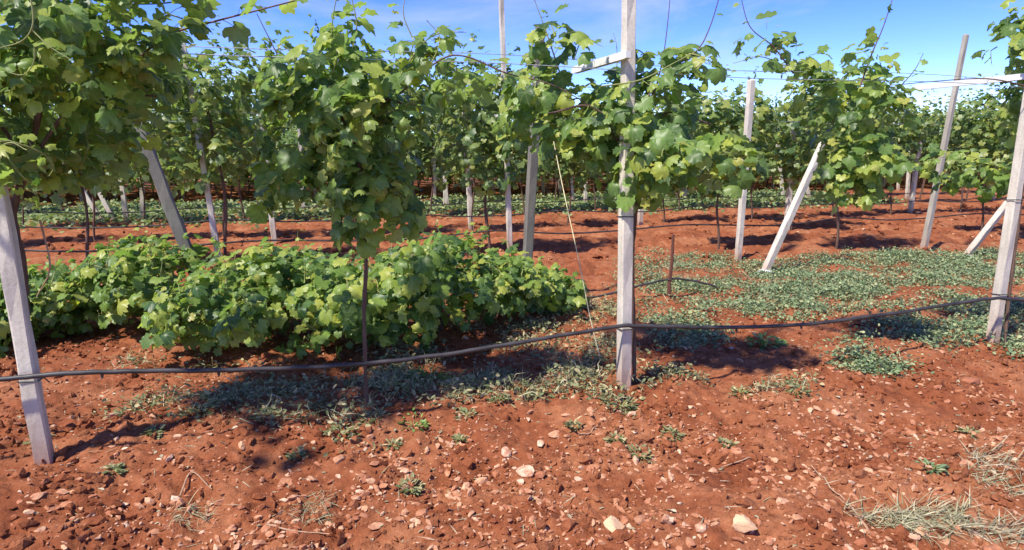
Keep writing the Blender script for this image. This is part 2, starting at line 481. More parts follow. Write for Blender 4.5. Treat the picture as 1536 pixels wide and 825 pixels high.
def make_post(base, top, label, group, w0=0.072, w1=0.064, arm=None, tie=None, name='trellis_post', mat=None):
    """base is a point on the ground; the shaft goes 0.3 m into the soil"""
    base = np.asarray(base, float).copy(); top = np.asarray(top, float)
    base[2] = th(base[0], base[1])
    root = empty(name, base, label, 'post', group)
    ax = (top - base) / np.linalg.norm(top - base)
    mb = MB(); post_shape(mb, -ax * 0.3, top - base, w0, w1, ROWA)
    link('shaft', mb.mesh('shaft'), mat or M_CONC, root)
    def point(z): return ax * (z / ax[2])
    if arm:
        z, back, front = arm
        c = point(z - base[2])
        n3 = np.array([RN[0], RN[1], 0.0])
        # the arm is bolted to the side of the shaft
        side = -np.array([RU[0], RU[1], 0]) * (w0 / 2 + 0.024)
        mb = MB()
        p0 = c + side - n3 * front; p1 = c + side + n3 * back
        d = (p1 - p0) / np.linalg.norm(p1 - p0); s3 = np.array([RU[0], RU[1], 0.0]); u3 = np.array([0, 0, 1.0])
        V = []
        for q, k in ((p0, 0.8), (p0 + d * 0.03, 1), (p1 - d * 0.03, 1), (p1, 0.8)):
            for sa, sb in ((1, 1), (-1, 1), (-1, -1), (1, -1)):
                V.append(q + s3 * 0.018 * sa * k + u3 * 0.022 * sb * k)
        F = []
        for i in range(3):
            for j in range(4):
                a = i * 4 + j; b = i * 4 + (j + 1) % 4
                F += [(a, b, b + 4), (a, b + 4, a + 4)]
        F += [(0, 2, 1), (0, 3, 2), (12, 13, 14), (12, 14, 15)]
        mb.add(V, F)
        link('cross_arm', mb.mesh('cross_arm'), M_WHITEWOOD, root)
    if tie:
        for zt in tie:
            c = point(zt - base[2]); mb = MB()
            w = w0 / 2 + 0.004
            a3 = np.array([RU[0], RU[1], 0]); b3 = np.array([RN[0], RN[1], 0])
            ring = [c + a3 * x * w + b3 * y * w + np.array([0, 0, dz]) for x, y, dz in ((1, 1, 0), (-1, 1, 0.004), (-1, -1, 0.01), (1, -1, 0.006), (1, 1, 0), (1.5, 1.2, -0.03))]
            mb.tube(ring, 0.0035, 5)
            link('tie_wire', mb.mesh('tie_wire'), M_TIE, root)
    return root
def post_px(b, t, height=None, **kw):
    """base pixel on the ground, a second pixel higher on the same post, total height"""
    p = ground(*b)
    q = at(t[0], t[1], p[1])
    ax = (q - p)
    if height is None: height = q[2]
    top = p + ax * (height / ax[2])
    return make_post(p, top, **kw)

D1 = 3.62
G1 = 'posts of the front row'
post_px((68, 693), (2, 320), 2.95, label='pale concrete post with soil-splashed foot beside the darkest overhanging vine', group=G1, arm=(2.05, 0.8, 0.12), tie=[0.42])
post_px((935, 590), (943, 20), 3.3, label='straight grey-white post tied to the black pipe, pale twine hanging beside it', group=G1, arm=(2.05, 0.66, 0.12), tie=[0.42, 1.12], w0=0.074)
post_px((1487, 520), (1534, 215), 3.2, label='leaning pale post with long white cross arm above weedy ground', group=G1, arm=(2.06, 0.95, 0.3), tie=[0.42, 1.15])
# the row of the low vines: stouter posts, two of them fallen against their neighbours
G2 = 'posts among the low vines'
def post_at(px, D, tpx, tpy, height, **kw):
    # foot hidden behind the low vines: stands on the row line at offset D
    yb = None
    lo, hi = 300.0, 700.0
    for _ in range(40):
        m = (lo + hi) / 2; g = ground(px, m)
        if g[0] * RN[0] + g[1] * RN[1] > D: lo = m
        else: hi = m
    return post_px((px, (lo + hi) / 2), (tpx, tpy), height, **kw)
post_at(318, 6.7, 205, 180, 2.0, label='thick grey post toned dark for shade, leaning over behind the low vines', group=G2, w0=0.105, w1=0.10, mat=M_CONC_SHADE)
post_at(787, 6.35, 806, 120, 2.7, label='stout grey post with a pale lit edge rising behind the low vines', group=G2, w0=0.09, w1=0.08, mat=M_CONC_SHADE)
def brace(b, t, dy, label, w=0.085):
    p = ground(*b); q = at(t[0], t[1], p[1] + dy)
    r = make_post(p, q, label, G2, w0=w, w1=w * 0.9)
    mb = MB()   # poured footing at the foot of the brace
    V, F = stone_shape(5, 0.55)
    mb.add(V * np.array([0.17, 0.15, 0.07]), F)
    link('footing', mb.mesh('footing'), M_WHITEWOOD, r)
    return r
def icosa(sub=1):
    t = (1 + 5 ** .5) / 2
    V = [(-1, t, 0), (1, t, 0), (-1, -t, 0), (1, -t, 0), (0, -1, t), (0, 1, t), (0, -1, -t), (0, 1, -t), (t, 0, -1), (t, 0, 1), (-t, 0, -1), (-t, 0, 1)]
    V = [np.array(v) / np.linalg.norm(v) for v in V]
    F = [(0, 11, 5), (0, 5, 1), (0, 1, 7), (0, 7, 10), (0, 10, 11), (1, 5, 9), (5, 11, 4), (11, 10, 2), (10, 7, 6), (7, 1, 8), (3, 9, 4), (3, 4, 2), (3, 2, 6), (3, 6, 8), (3, 8, 9), (4, 9, 5), (2, 4, 11), (6, 2, 10), (8, 6, 7), (9, 8, 1)]
    for _ in range(sub):
        cache = {}; F2 = []
        def mid(a, b):
            k = (min(a, b), max(a, b))
            if k not in cache:
                v = V[a] + V[b]; V.append(v / np.linalg.norm(v)); cache[k] = len(V) - 1
            return cache[k]
        for a, b, c in F:
            ab, bc, ca = mid(a, b), mid(b, c), mid(c, a)
            F2 += [(a, ab, ca), (b, bc, ab), (c, ca, bc), (ab, bc, ca)]
        F = F2
    return np.array(V), np.array(F)
def stone_shape(seed, rough, sub=1):
    """a lump cut by random planes, so that it has facets and blunt edges"""
    r = np.random.default_rng(seed)
    V, F = icosa(sub)
    V = V.copy()
    for _ in range(7):
        n = r.normal(size=3); n /= np.linalg.norm(n)
        d = r.uniform(0.3, 0.75)
        over = np.maximum(V @ n - d, 0)
        V -= over[:, None] * n[None, :]
    V += r.normal(0, 0.03 * rough, V.shape)
    return V, F
brace((1146, 405), (1236, 212), 0.15, 'white post tilted steeply to one side, its foot in a broken footing')
brace((1447, 384), (1512, 304), -0.2, 'short pale brace slanting up from a mossy footing towards the leaning post')
G3 = 'posts of the second trellis row'
post_px((330, 402), (272, 52), 3.05, label='tall slim tilted post, bare tip above the leaves by the thick leaning post', group=G3, arm=(2.05, 0.6, 0.1))
post_px((765, 384), (752, 0), 3.75, label='tallest slim grey post of the second row, beside the stout grey post', group=G3, arm=(2.05, 0.6, 0.1))
post_px((1107, 388), (1128, 112), 2.5, label='pale post half hidden by leaves beside the steeply tilted white post', group=G3, w0=0.075, w1=0.085)
post_px((1385, 375), (1452, 38), 3.25, label='tall brownish leaning post, its tip bare against the sky', group=G3, w0=0.085, mat=M_CONC_BROWN)
G4 = 'slim posts far back among the rows'
L4 = 'slim pale post standing far back between the distant vines'
for b, t in (((412, 362), (405, 300)), ((707, 347), (700, 230)), ((1180, 345), (1192, 180)), ((1365, 320), (1386, 170)), ((672, 312), (664, 240)), ((668, 312), (665, 140)), ((652, 298), (650, 150)),
             ((815, 290), (814, 200)), ((860, 304), (851, 225)), ((878, 306), (879, 215)), ((215, 333), (211, 245)), ((190, 332), (178, 240)), ((275, 298), (268, 250)),
             ((150, 330), (108, 262)), ((170, 330), (135, 262)), ((1175, 300), (1167, 222)), ((1347, 285), (1350, 215)), ((1360, 300), (1368, 190)),
             ((1215, 300), (1200, 232)), ((1028, 300), (1027, 250)), ((960, 338), (962, 300)), ((1490, 300), (1490, 230)), ((1430, 292), (1434, 228)), ((1065, 300), (1062, 110)), ((455, 318), (452, 250)), ((560, 300), (557, 230))):
    q = ground(*b)
    post_px(b, t, 2.3, label='slim pale post between the distant vines, ' + beside(q[0], q[1]), group=G4, w0=0.095, w1=0.085)
# far rows repeat the same posts
for D in (24.0, 26.8):
    for s in np.arange(-22, 34, 3.2):
        p = row_pt(D, s + rng.uniform(-.3, .3))
        if abs(p[0]) > 0.9 * p[1]: continue
        make_post((p[0], p[1], 0), (p[0] + rng.uniform(-.08, .08), p[1], 2.4), 'far thin post under the shady canopy, ' + beside(p[0], p[1]), G4, w0=0.10, w1=0.09)

# ------------------------------------------------------------------ pipes, wires, twine
def pipe(pts, r, label, group='drip irrigation pipes', n=8, drip=0.0):
    P = spline(pts, 10)
    P[:, 2] += 0.006 * perlin(np.arange(len(P)) * 0.37, np.zeros(len(P)) + 3.3)
    mb = MB(); mb.tube(P, r, n)
    o = link('drip_pipe', mb.mesh('drip_pipe', True), M_PIPE)
    if drip:
        seg = np.concatenate([[0], np.cumsum(np.linalg.norm(np.diff(P, axis=0), axis=1))])
        for t in np.arange(0.3, seg[-1], drip):
            q = np.array([np.interp(t, seg, P[:, k]) for k in range(3)])
            e = MB(); e.tube([q + np.array([0, -.004, -.006]), q + np.array([0, -.008, -.020]), q + np.array([0, -.008, -.030])], [.008, .008, .004], 6)
            link('dripper', e.mesh('dripper', True), M_PIPE, o)
    return tag(o, label, 'pipe', group)
front = [(-160, 578), (0, 569), (75, 562), (200, 557), (350, 555), (480, 550), (560, 544), (680, 530), (800, 510), (925, 490), (960, 489), (1060, 491), (1200, 487), (1340, 470), (1478, 449), (1540, 450), (1750, 462)]
pipe([on_row(x, y, D1 - 0.06) for x, y in front], 0.0125, 'thick black drip pipe sagging between the front posts above the bare red bank', drip=0.52)
pipe([on_row(x, y, 6.05) for x, y in ((560, 468), (700, 462), (800, 455), (890, 446), (950, 431), (1003, 419), (1040, 421), (1075, 430))], 0.011, 'short black pipe end tied to the rusty stake')
def row_pipe(D, z, s0, s1, r, label):
    pts = []
    s = s0
    while s <= s1:
        for k, sag in ((0, 0), (0.33, -0.05), (0.66, -0.055)):
            p = row_pt(D, s + 3.2 * k)
            pts.append((p[0], p[1], th(p[0], p[1]) * 0.3 + z + sag + rng.uniform(-.015, .015)))
        s += 3.2
    P = spline(pts, 3)
    mb = MB(); mb.tube(P, r, 6)
    tag(link('drip_pipe', mb.mesh('drip_pipe', True), M_PIPE), label, 'pipe', 'drip irrigation pipes')
row_pipe(9.4, 0.36, -10, 16, 0.013, 'thin black pipe strung across the tilled red strip behind the low vines')
row_pipe(12.5, 0.36, -14, 20, 0.013, 'thin black pipe along the third trellis row over red soil')
row_pipe(15.9, 0.36, -18, 24, 0.013, 'thin black pipe beside the distant grassy strip')
def wire(pts, label, group, r=0.0022):
    mb = MB(); mb.tube(spline(pts, 6), r, 4)
    tag(link('trellis_wire', mb.mesh('trellis_wire'), M_WIRE), label, 'wire', group)
for D, rr, who in ((D1, 0.0022, 'front row'), (9.45, 0.003, 'second trellis row'), (12.5, 0.004, 'third trellis row')):
    for off, z in ([(0.3, 2.08), (0.06, 2.0)] if D < 5 else [(0.3, 2.05)]):
        pts = []
        for s in np.arange(-4.8 - D, 8 + D * 1.2, 1.6):
            p = row_pt(D + off, s)
            pts.append((p[0], p[1], z - 0.03 * (int(round((s + 4.8 + D) / 1.6)) % 2) + rng.uniform(-.006, .006)))
        wire(pts, 'thin galvanised trellis wire strung along the posts of the ' + who, 'wires of the ' + who, rr)
tw = [on_row(816, 138, 5.2), on_row(842, 270, 4.9), on_row(868, 390, 4.6), on_row(886, 480, 4.35), on_row(903, 547, 4.2)]
mb = MB(); mb.tube(spline(tw, 6), 0.0038, 5)
tag(link('twine', mb.mesh('twine'), M_TWINE), 'pale twine stretched slantwise from the leaves down to the soil', 'twine')
tw = [on_row(1395, 372, 7.6), on_row(1425, 425, 6.0), on_row(1450, 492, 5.0)]
mb = MB(); mb.tube(spline(tw, 6), 0.0035, 5)
tag(link('twine', mb.mesh('twine'), M_TWINE), 'loose pale string lying across the green ground cover', 'twine')
# rusty stake of the young vine
p = ground(1003, 447); p[2] = th(p[0], p[1])
st = empty('stake', p, 'short rusty brown stake holding the black pipe end', 'stake')
q = at(1010, 352, p[1])
mb = MB(); mb.tube([(0, 0, -0.2), (0.0, 0, 0.15), tuple((q - p) * 0.5 + np.array([0.006, 0, 0])), tuple(q - p)], [0.02, 0.02, 0.018, 0.015], 6)
link('shaft', mb.mesh('shaft'), M_RUST, st)
mb = MB(); mb.tube([(-0.02, -0.02, 0.19), (0.02, -0.022, 0.195), (0.022, 0.02, 0.2), (-0.02, 0.02, 0.195), (-0.022, -0.02, 0.19)], 0.004, 4)
link('tie_wire', mb.mesh('tie_wire'), M_TIE, st)

# ------------------------------------------------------------------ leaves
HALF = [(0, .97), (11, .86), (21, .82), (29, .72), (38, .83), (50, .93), (62, .82), (74, .79), (84, .66), (98, .76), (112, .80), (130, .68), (150, .58), (170, .16)]
def leaf_proto(seed, curl, petiole=True, low=False):
    r = np.random.default_rng(seed)
    stretch = r.uniform(0.8, 1.12)
    half = HALF if not low else [(0, .97), (28, .72), (50, .93), (84, .67), (112, .8), (150, .55)]
    ol = [(a, q) for a, q in half] + [(-a, q) for a, q in reversed(half) if a != 0]
    def z(x, y):
        rr = x * x + y * y
        return -curl * rr * 0.42 + 0.22 * abs(x) * (1 if curl < 0.9 else -0.7) - 0.14 * curl * max(y, 0) ** 2
    V = [(0, 0, 0)]
    if not low:
        inner = [0, 40, 80, 128, 180, -128, -80, -40]
        for a in inner:
            x, y = 0.42 * math.sin(math.radians(a)), 0.42 * math.cos(math.radians(a))
            if a == 180: x, y = 0, -0.08
            V.append((x, y, z(x, y) + r.normal(0, 0.025)))
    n0 = len(V)
    for a, q in ol:
        q *= (1 + r.normal(0, 0.05)) * (stretch if abs(a) > 70 else 1)
        x, y = q * math.sin(math.radians(a)), q * math.cos(math.radians(a))
        V.append((x, y, z(x, y) + r.normal(0, 0.06)))
    F = []
    no = len(ol)
    if low:
        for i in range(no):
            if i == len(half) - 1: continue
            F.append((0, n0 + (i + 1) % no, n0 + i))
    else:
        ni = len(inner)
        for i in range(ni): F.append((0, 1 + (i + 1) % ni, 1 + i))
        oa = [a % 360 for a, q in ol]; ia = [a % 360 for a in inner]
        i = j = 0
        while i < no or j < ni:
            na = oa[(i + 1) % no] + (360 if i + 1 >= no else 0); nb = ia[(j + 1) % ni] + (360 if j + 1 >= ni else 0)
            if j >= ni or (i < no and na <= nb):
                F.append((1 + j % ni, n0 + (i + 1) % no, n0 + i % no)); i += 1
            else:
                F.append((1 + j % ni, 1 + (j + 1) % ni, n0 + i % no)); j += 1
    V = np.array(V, float); F = np.array(F)
    mi = np.zeros(len(F), int)
    if petiole:
        k = len(V)
        e = 0.022
        PV = []
        for (y, zz, w) in ((0.0, -0.01, e), (-0.55, -0.20, e), (-1.1, -0.55, e * 1.2)):
            for t in range(3):
                PV.append((w * math.cos(2.1 * t), y, zz + w * math.sin(2.1 * t)))
        PF = []
        for s_ in range(2):
            for t in range(3):
                a, b = k + s_ * 3 + t, k + s_ * 3 + (t + 1) % 3
                PF += [(a, b, b + 3), (a, b + 3, a + 3)]
        V = np.vstack([V, PV]); F = np.vstack([F, PF]); mi = np.concatenate([mi, np.ones(len(PF), int)])
    return V, F, mi
PROTO = [leaf_proto(100 + i, c) for i, c in enumerate((0.25, 0.6, 0.95, 1.35, 0.45, 0.8, 1.1, 0.1, 1.6))]
PROTO_NP = [leaf_proto(100 + i, c, petiole=False) for i, c in enumerate((0.25, 0.6, 0.95, 1.35, 0.45, 0.8, 1.1, 0.1, 1.6))]
PROTO_LOW = [leaf_proto(200 + i, c, petiole=False, low=True) for i, c in enumerate((0.4, 0.7, 1.0, 1.2))]
def proto_meshes(mat):
    out = []
    for i, (V, F, mi) in enumerate(PROTO):
        me = mesh_np('leaf', V, F, uv=V[:, :2], smooth=True, mi=mi)
        me.materials.append(mat); me.materials.append(M_GCANE)
        out.append(me)
    return out
LEAF_MESH = proto_meshes(M_LEAF)
LOW_MESH = proto_meshes(M_LOW)
YOUNG_MESH = proto_meshes(M_YOUNG)

def frames(tip, nor):
    """rotation matrices (k,3,3): columns x, y=tip, z=normal"""
    z = nor / (np.linalg.norm(nor, axis=1)[:, None] + 1e-9)
    y = tip - z * np.sum(tip * z, 1)[:, None]
    y /= np.linalg.norm(y, axis=1)[:, None] + 1e-9
    x = np.cross(y, z)
    return np.stack([x, y, z], 2)
def scatter(name, protos, R, pos, size, which, mat, parent=None, smooth=True):
    Vs, Fs, Us = [], [], []
    off = 0
    for k, pr in enumerate(protos):
        V, F = pr[0], pr[1]
        sel = np.where(which == k)[0]
        if len(sel) == 0: continue
        W_ = np.einsum('kij,nj->kni', R[sel], V) * size[sel][:, None, None] + pos[sel][:, None, :]
        Vs.append(W_.reshape(-1, 3))
        Fs.append((F[None, :, :] + (np.arange(len(sel)) * len(V))[:, None, None] + off).reshape(-1, 3))
        Us.append(np.tile(V[:, :2], (len(sel), 1)))
        off += len(sel) * len(V)
    me = mesh_np(name, np.vstack(Vs), np.vstack(Fs), uv=np.vstack(Us), smooth=smooth)
    return link(name, me, mat, parent)

SUNA = np.array(SUNV)
class Leaves:
    def __init__(s): s.p = []; s.t = []; s.n = []; s.s = []; s.y = []
    def along(s, P, spacing, size, outward=None, r=None, start=0.0, tipshrink=0.5, droop=0.45):
        """leaves at alternate nodes of a shoot"""
        seg = np.linalg.norm(np.diff(P, axis=0), axis=1); cum = np.concatenate([[0], np.cumsum(seg)])
        L = cum[-1]; d = start; side = 1
        while d < L:
            i = min(np.searchsorted(cum, d) , len(P) - 1); i = max(i, 1)
            t = (d - cum[i - 1]) / (cum[i] - cum[i - 1] + 1e-9)
            q = P[i - 1] + (P[i] - P[i - 1]) * t
            ax = P[i] - P[i - 1]; ax = ax / (np.linalg.norm(ax) + 1e-9)
            lat = np.cross(ax, r.normal(0, 1, 3)); lat /= np.linalg.norm(lat) + 1e-9
            out = outward if outward is not None else np.zeros(3)
            tip = lat * 0.9 + ax * 0.35 + out * 0.5 + np.array([0, 0, -droop]) + r.normal(0, 0.25, 3)
            nor = np.array([0, 0, 0.35]) + out * 0.75 + SUNA * 0.6 + r.normal(0, 0.42, 3)
            f = d / L
            sz = size * (1 - tipshrink * max(0, f - 0.45) / 0.55) * r.uniform(0.55, 1.3)
            s.p.append(q); s.t.append(tip); s.n.append(nor); s.s.append(sz); s.y.append(f > r.uniform(0.5, 1.05))
            d += spacing * r.uniform(0.7, 1.4); side = -side
    def arrays(s):
        p = np.array(s.p); t = np.array(s.t); n = np.array(s.n); sz = np.array(s.s)
        R = frames(t, n)
        pos = p + np.einsum('kij,j->ki', R, np.array([0, 1.1, 0.55])) * sz[:, None]
        return R, pos, sz
def blob(cx, cy, rx, ry, Y, depth, weight=1.0):
    """ellipsoid of foliage seen at a pixel, standing at depth Y"""
    c = at(cx, cy, Y)
    return c, np.array([max(0.07, rx * Y / FPX - 0.05), depth, max(0.07, ry * Y / FPX - 0.05)]), weight
def fill(lv, blobs, nshoot, r, length=(0.25, 0.55), size=0.075, spacing=0.065, canes=None, updir=0.25):
    w = np.array([b[1][0] * b[1][2] * (b[2] if len(b) > 2 else 1) for b in blobs]); w /= w.sum()
    for k in r.choice(len(blobs), nshoot, p=w):
        c, rad = blobs[k][0], blobs[k][1]
        u = r.normal(size=3); u /= np.linalg.norm(u)
        a = r.uniform(0.25, 0.85)
        p0 = c + u * rad * a
        L = r.uniform(*length)
        dirn = u * 0.8 + np.array([0, 0, updir]) + r.normal(0, 0.45, 3)
        dirn /= np.linalg.norm(dirn)
        P = [p0]
        for i in range(6):
            q = P[-1] + dirn * L / 6
            e = (q - c) / rad
            en = np.linalg.norm(e)
            if en > 1.0:              # keep inside, hang down at the skin
                q = c + (q - c) * (1.0 / en) + np.array([0, 0, -0.012])
            dirn = dirn + np.array([0, 0, -0.10]) + r.normal(0, 0.08, 3); dirn /= np.linalg.norm(dirn)
            P.append(q)
        P = np.array(P)
        lv.along(P, spacing, size, outward=u * np.array([1, 1, 0.6]), r=r)
        if canes is not None: canes.append(P)
    return lv
def leaf_objects(lv, root, base, limit, meshes, mass_mat, r, seedmass='foliage'):
    young = np.array(lv.y)
    R, pos, sz = lv.arrays()
    pos = pos - np.asarray(base)[None, :]
    camp = np.array([0, 0, CAMH]) - np.asarray(base)
    dist = np.linalg.norm(pos - camp[None, :], axis=1)
    order = np.argsort(dist - sz * 1.5)
    single = order[:limit]; rest = order[limit:]
    from mathutils import Matrix
    for i in single:
        ms = YOUNG_MESH if young[i] else meshes
        o = bpy.data.objects.new('leaf', ms[int(r.integers(len(ms)))])
        COL.objects.link(o)
        o.parent = root
        m = Matrix(R[i].tolist()).to_4x4()
        o.rotation_euler = m.to_euler()
        o.location = pos[i]
        o.scale = (sz[i],) * 3
    if len(rest):
        o = scatter(seedmass, PROTO_NP, R[rest], pos[rest], sz[rest], r.integers(0, len(PROTO_NP), len(rest)), mass_mat, root)
        o['kind'] = 'stuff'
def trunk_part(root, base, pts, rad, name='trunk', mat=None, knots=0.15, r=None, n=7):
    P = spline(pts, 7) - np.asarray(base)[None, :]
    R = np.interp(np.linspace(0, 1, len(P)), np.linspace(0, 1, len(rad)), rad)
    if r is not None: R = R * (1 + r.normal(0, knots, len(P)))
    mb = MB(); mb.tube(P, R, n)
    return link(name, mb.mesh(name, True), mat or M_TRUNK, root)

def front_vine(label, basept, trunk_pts, blobs, nshoot, shoots, seed, size=0.075, limit=300, arms=True, trad=(0.013, 0.011, 0.010)):
    r = np.random.default_rng(seed)
    b = np.asarray(basept, float).copy(); b[2] = th(b[0], b[1])
    root = empty('grapevine', b, label, 'grapevine', 'vines of the front row')
    trunk_part(root, b, [b + np.array([0, 0, -0.1])] + [np.asarray(p, float) for p in trunk_pts], trad, r=r)
    lv = Leaves(); canes = []
    fill(lv, blobs, int(nshoot * 2.35), r, size=size * 0.93, canes=canes)
    for P in canes[::6]:
        mb = MB(); mb.tube(P - b[None, :], np.linspace(0.005, 0.002, len(P)), 5)
        link('shoot', mb.mesh('shoot', True), M_GCANE, root)
    for pts, rad, mat, spacing, sz, start in shoots:
        P = spline(pts, 6)
        mb = MB(); mb.tube(P - b[None, :], np.linspace(rad, rad * 0.45, len(P)), 6)
        link('cane', mb.mesh('cane', True), mat, root)
        if spacing: lv.along(P, spacing, sz, r=r, start=start, tipshrink=0.55, droop=0.7)
    # woody arms tied along the wire
    head = np.asarray(trunk_pts[-1], float)
    for sg in ((-1, 1) if arms else ()):
        e = head + np.array([RU[0], RU[1], 0]) * sg * r.uniform(.35, .6) + np.array([0, 0, r.uniform(-.05, .08)])
        P = spline([np.asarray(trunk_pts[-2], float), head * .6 + e * .4 + r.normal(0, .03, 3), e], 6)
        mb = MB(); mb.tube(P - b[None, :], np.linspace(0.010, 0.006, len(P)) * (1 + r.normal(0, .1, len(P))), 6)
        link('arm', mb.mesh('arm', True), M_TRUNK, root)
    leaf_objects(lv, root, b, limit, LEAF_MESH, M_LEAFM, r)
    return root

def px_path(pts, Y):
    return [at(x, y, Y if np.isscalar(Y) else Y[i]) for i, (x, y) in enumerate(pts)]
# vine over the left post
b1 = ground(58, 655)
front_vine('big vine overhanging the left concrete post, dark shaded hollow beneath bright leaves', b1,
    px_path([(38, 480), (34, 400), (20, 320), (40, 250), (60, 160)], 3.2),
    [blob(60, 60, 170, 85, 3.0, 0.5), blob(70, 180, 130, 100, 3.4, 0.5), blob(160, 110, 85, 85, 3.3, 0.45), blob(20, 235, 80, 55, 2.9, 0.3), blob(100, 250, 70, 40, 3.5, 0.4),
     blob(200, 40, 95, 50, 3.0, 0.4), blob(-90, 130, 100, 130, 3.2, 0.4), blob(120, -40, 200, 50, 3.1, 0.4)],
    150,
    [(px_path([(170, 120), (250, 55), (330, 30), (400, 12), (470, -8), (540, -40)], 3.1), 0.0055, M_CANE, 0.075, 0.068, 0.1),
     (px_path([(40, -30), (50, 30), (35, 60), (0, 72)], 2.55), 0.004, M_GCANE, 0, 0, 0),
     (px_path([(48, 45), (75, 70), (110, 92)], 2.55), 0.003, M_GCANE, 0, 0, 0),
     (px_path([(52, 70), (50, 95), (35, 112), (10, 108)], 2.55), 0.003, M_GCANE, 0, 0, 0),
     (px_path([(-40, 250), (10, 215), (40, 225)], 2.5), 0.004, M_GCANE, 0.07, 0.085, 0.0),
     (px_path([(60, 330), (75, 400), (55, 445)], 3.3), 0.006, M_TWIG, 0, 0, 0)],
    11, size=0.067, trad=(0.024, 0.021, 0.018, 0.02, 0.013))
# second vine, hanging over the low plants
b2 = ground(549, 618)
front_vine('full vine tapering to a thin dark stem that drops into the low plants', b2,
    px_path([(548, 545), (546, 470), (549, 400), (547, 345), (545, 290), (535, 230), (520, 150)], [b2[1]] * 7),
    [blob(500, 135, 105, 68, 3.75, 0.4), blob(512, 45, 42, 65, 3.7, 0.2), blob(655, 80, 55, 38, 3.6, 0.2), blob(690, 130, 45, 40, 3.9, 0.2), blob(540, 215, 82, 90, 3.75, 0.4), blob(558, 300, 66, 66, 3.75, 0.32, 2.2), blob(445, 190, 50, 85, 3.7, 0.3),
     blob(590, 160, 55, 62, 3.8, 0.35), blob(425, 280, 32, 55, 3.6, 0.2), blob(515, 265, 62, 65, 3.7, 0.35)],
    118,
    [(px_path([(500, 120), (498, 40), (510, -30)], 3.7), 0.005, M_GCANE, 0.06, 0.062, 0.0),
     (px_path([(520, 100), (535, 40), (520, -30)], 3.6), 0.005, M_GCANE, 0.06, 0.06, 0.0),
     (px_path([(590, 130), (630, 70), (660, 50), (700, 48)], 3.6), 0.005, M_GCANE, 0.055, 0.068, 0.05),
     (px_path([(600, 140), (660, 90), (700, 85), (760, 110), (830, 128), (905, 170)], 3.8), 0.006, M_CANE, 0.11, 0.062, 0.05),
     (px_path([(450, 150), (405, 60), (385, 20)], 3.6), 0.004, M_CANE, 0.10, 0.06, 0.0),
     (px_path([(620, 60), (605, 20), (612, -20)], 3.6), 0.004, M_GCANE, 0.09, 0.045, 0.0),
     (px_path([(640, 110), (660, 60), (640, 30)], 3.5), 0.004, M_GCANE, 0.06, 0.07, 0.0)],
    12, size=0.074)
# vine on the middle post
b3 = ground(952, 583)
front_vine('vine wrapped round the straight post tied to the pipe, bright low side shoots', b3,
    px_path([(951, 500), (949, 400), (953, 320), (955, 270), (950, 180)], b3[1] + 0.06),
    [blob(865, 195, 66, 80, 4.4, 0.4), blob(955, 170, 90, 62, 4.25, 0.35), blob(1000, 235, 85, 42, 4.0, 0.3), blob(1080, 240, 48, 44, 4.0, 0.28),
     blob(965, 265, 55, 48, 4.1, 0.22, 1.8), blob(1005, 105, 70, 38, 4.1, 0.3), blob(800, 130, 50, 45, 4.3, 0.25), blob(830, 70, 38, 55, 4.2, 0.22), blob(790, 170, 42, 60, 4.5, 0.3)],
    112,
    [(px_path([(960, 160), (1000, 110), (1045, 76), (1065, 40), (1082, -15)], 4.0), 0.006, M_CANE, 0.16, 0.055, 0.5),
     (px_path([(978, 150), (994, 90), (1003, 20), (1006, -20)], 4.1), 0.004, M_CANE, 0, 0, 0),
     (px_path([(840, 110), (820, 50), (800, -5)], 4.1), 0.005, M_GCANE, 0.055, 0.062, 0.0),
     (px_path([(860, 90), (875, 60), (905, 70)], 4.1), 0.004, M_GCANE, 0.08, 0.06, 0.0),
     (px_path([(900, 130), (960, 120), (1010, 95), (1045, 76)], 3.85), 0.005, M_GCANE, 0, 0, 0),
     (px_path([(1040, 260), (1090, 230), (1140, 240)], 3.9), 0.005, M_GCANE, 0.06, 0.066, 0.1),
     (px_path([(925, 110), (925, 70), (920, 50)], 4.3), 0.003, M_GCANE, 0.09, 0.05, 0.05)],
    13, size=0.075)
# vine of the right post; its long arm hangs a curtain of leaves half way along the wire
b5 = ground(1508, 524)
front_vine('vine at the leaning right post, its arm hanging a dense leaf curtain along the wire', b5,
    px_path([(1512, 460), (1528, 330), (1540, 220), (1545, 130)], b5[1] + 0.06),
    [blob(1290, 165, 58, 80, 4.8, 0.35), blob(1285, 245, 54, 58, 4.8, 0.3, 2.0), blob(1272, 288, 34, 36, 4.8, 0.18, 2.5), blob(1300, 95, 38, 38, 4.8, 0.25), blob(1215, 140, 30, 60, 4.9, 0.2),
     blob(1150, 62, 42, 32, 4.6, 0.2), blob(1345, 155, 32, 45, 4.9, 0.22), blob(1200, 95, 30, 30, 4.7, 0.2), blob(1570, 150, 55, 70, 5.5, 0.3), blob(1410, 240, 38, 24, 5.5, 0.16), blob(1470, 262, 55, 34, 5.6, 0.2), blob(1550, 60, 60, 70, 5.2, 0.3)],
    100,
    [(px_path([(1545, 130), (1480, 118), (1400, 122), (1320, 128), (1230, 120), (1190, 110)], 5.0), 0.005, M_CANE, 0.25, 0.06, 0.9),
     (px_path([(1290, 130), (1308, 80), (1325, 40), (1342, -12)], 4.6), 0.006, M_CANE, 0.10, 0.048, 0.0),
     (px_path([(1190, 110), (1160, 70), (1125, 40), (1110, -10)], 4.6), 0.005, M_CANE, 0.10, 0.058, 0.0),
     (px_path([(1180, 100), (1140, 85), (1100, 95)], 4.6), 0.004, M_GCANE, 0.07, 0.058, 0.0),
     (px_path([(1500, 250), (1440, 232), (1380, 245)], 5.4), 0.004, M_GCANE, 0.06, 0.058, 0.0),
     (px_path([(1350, 130), (1372, 105), (1385, 80)], 4.8), 0.004, M_CANE, 0.08, 0.045, 0.0)],
    14, size=0.072, arms=False)

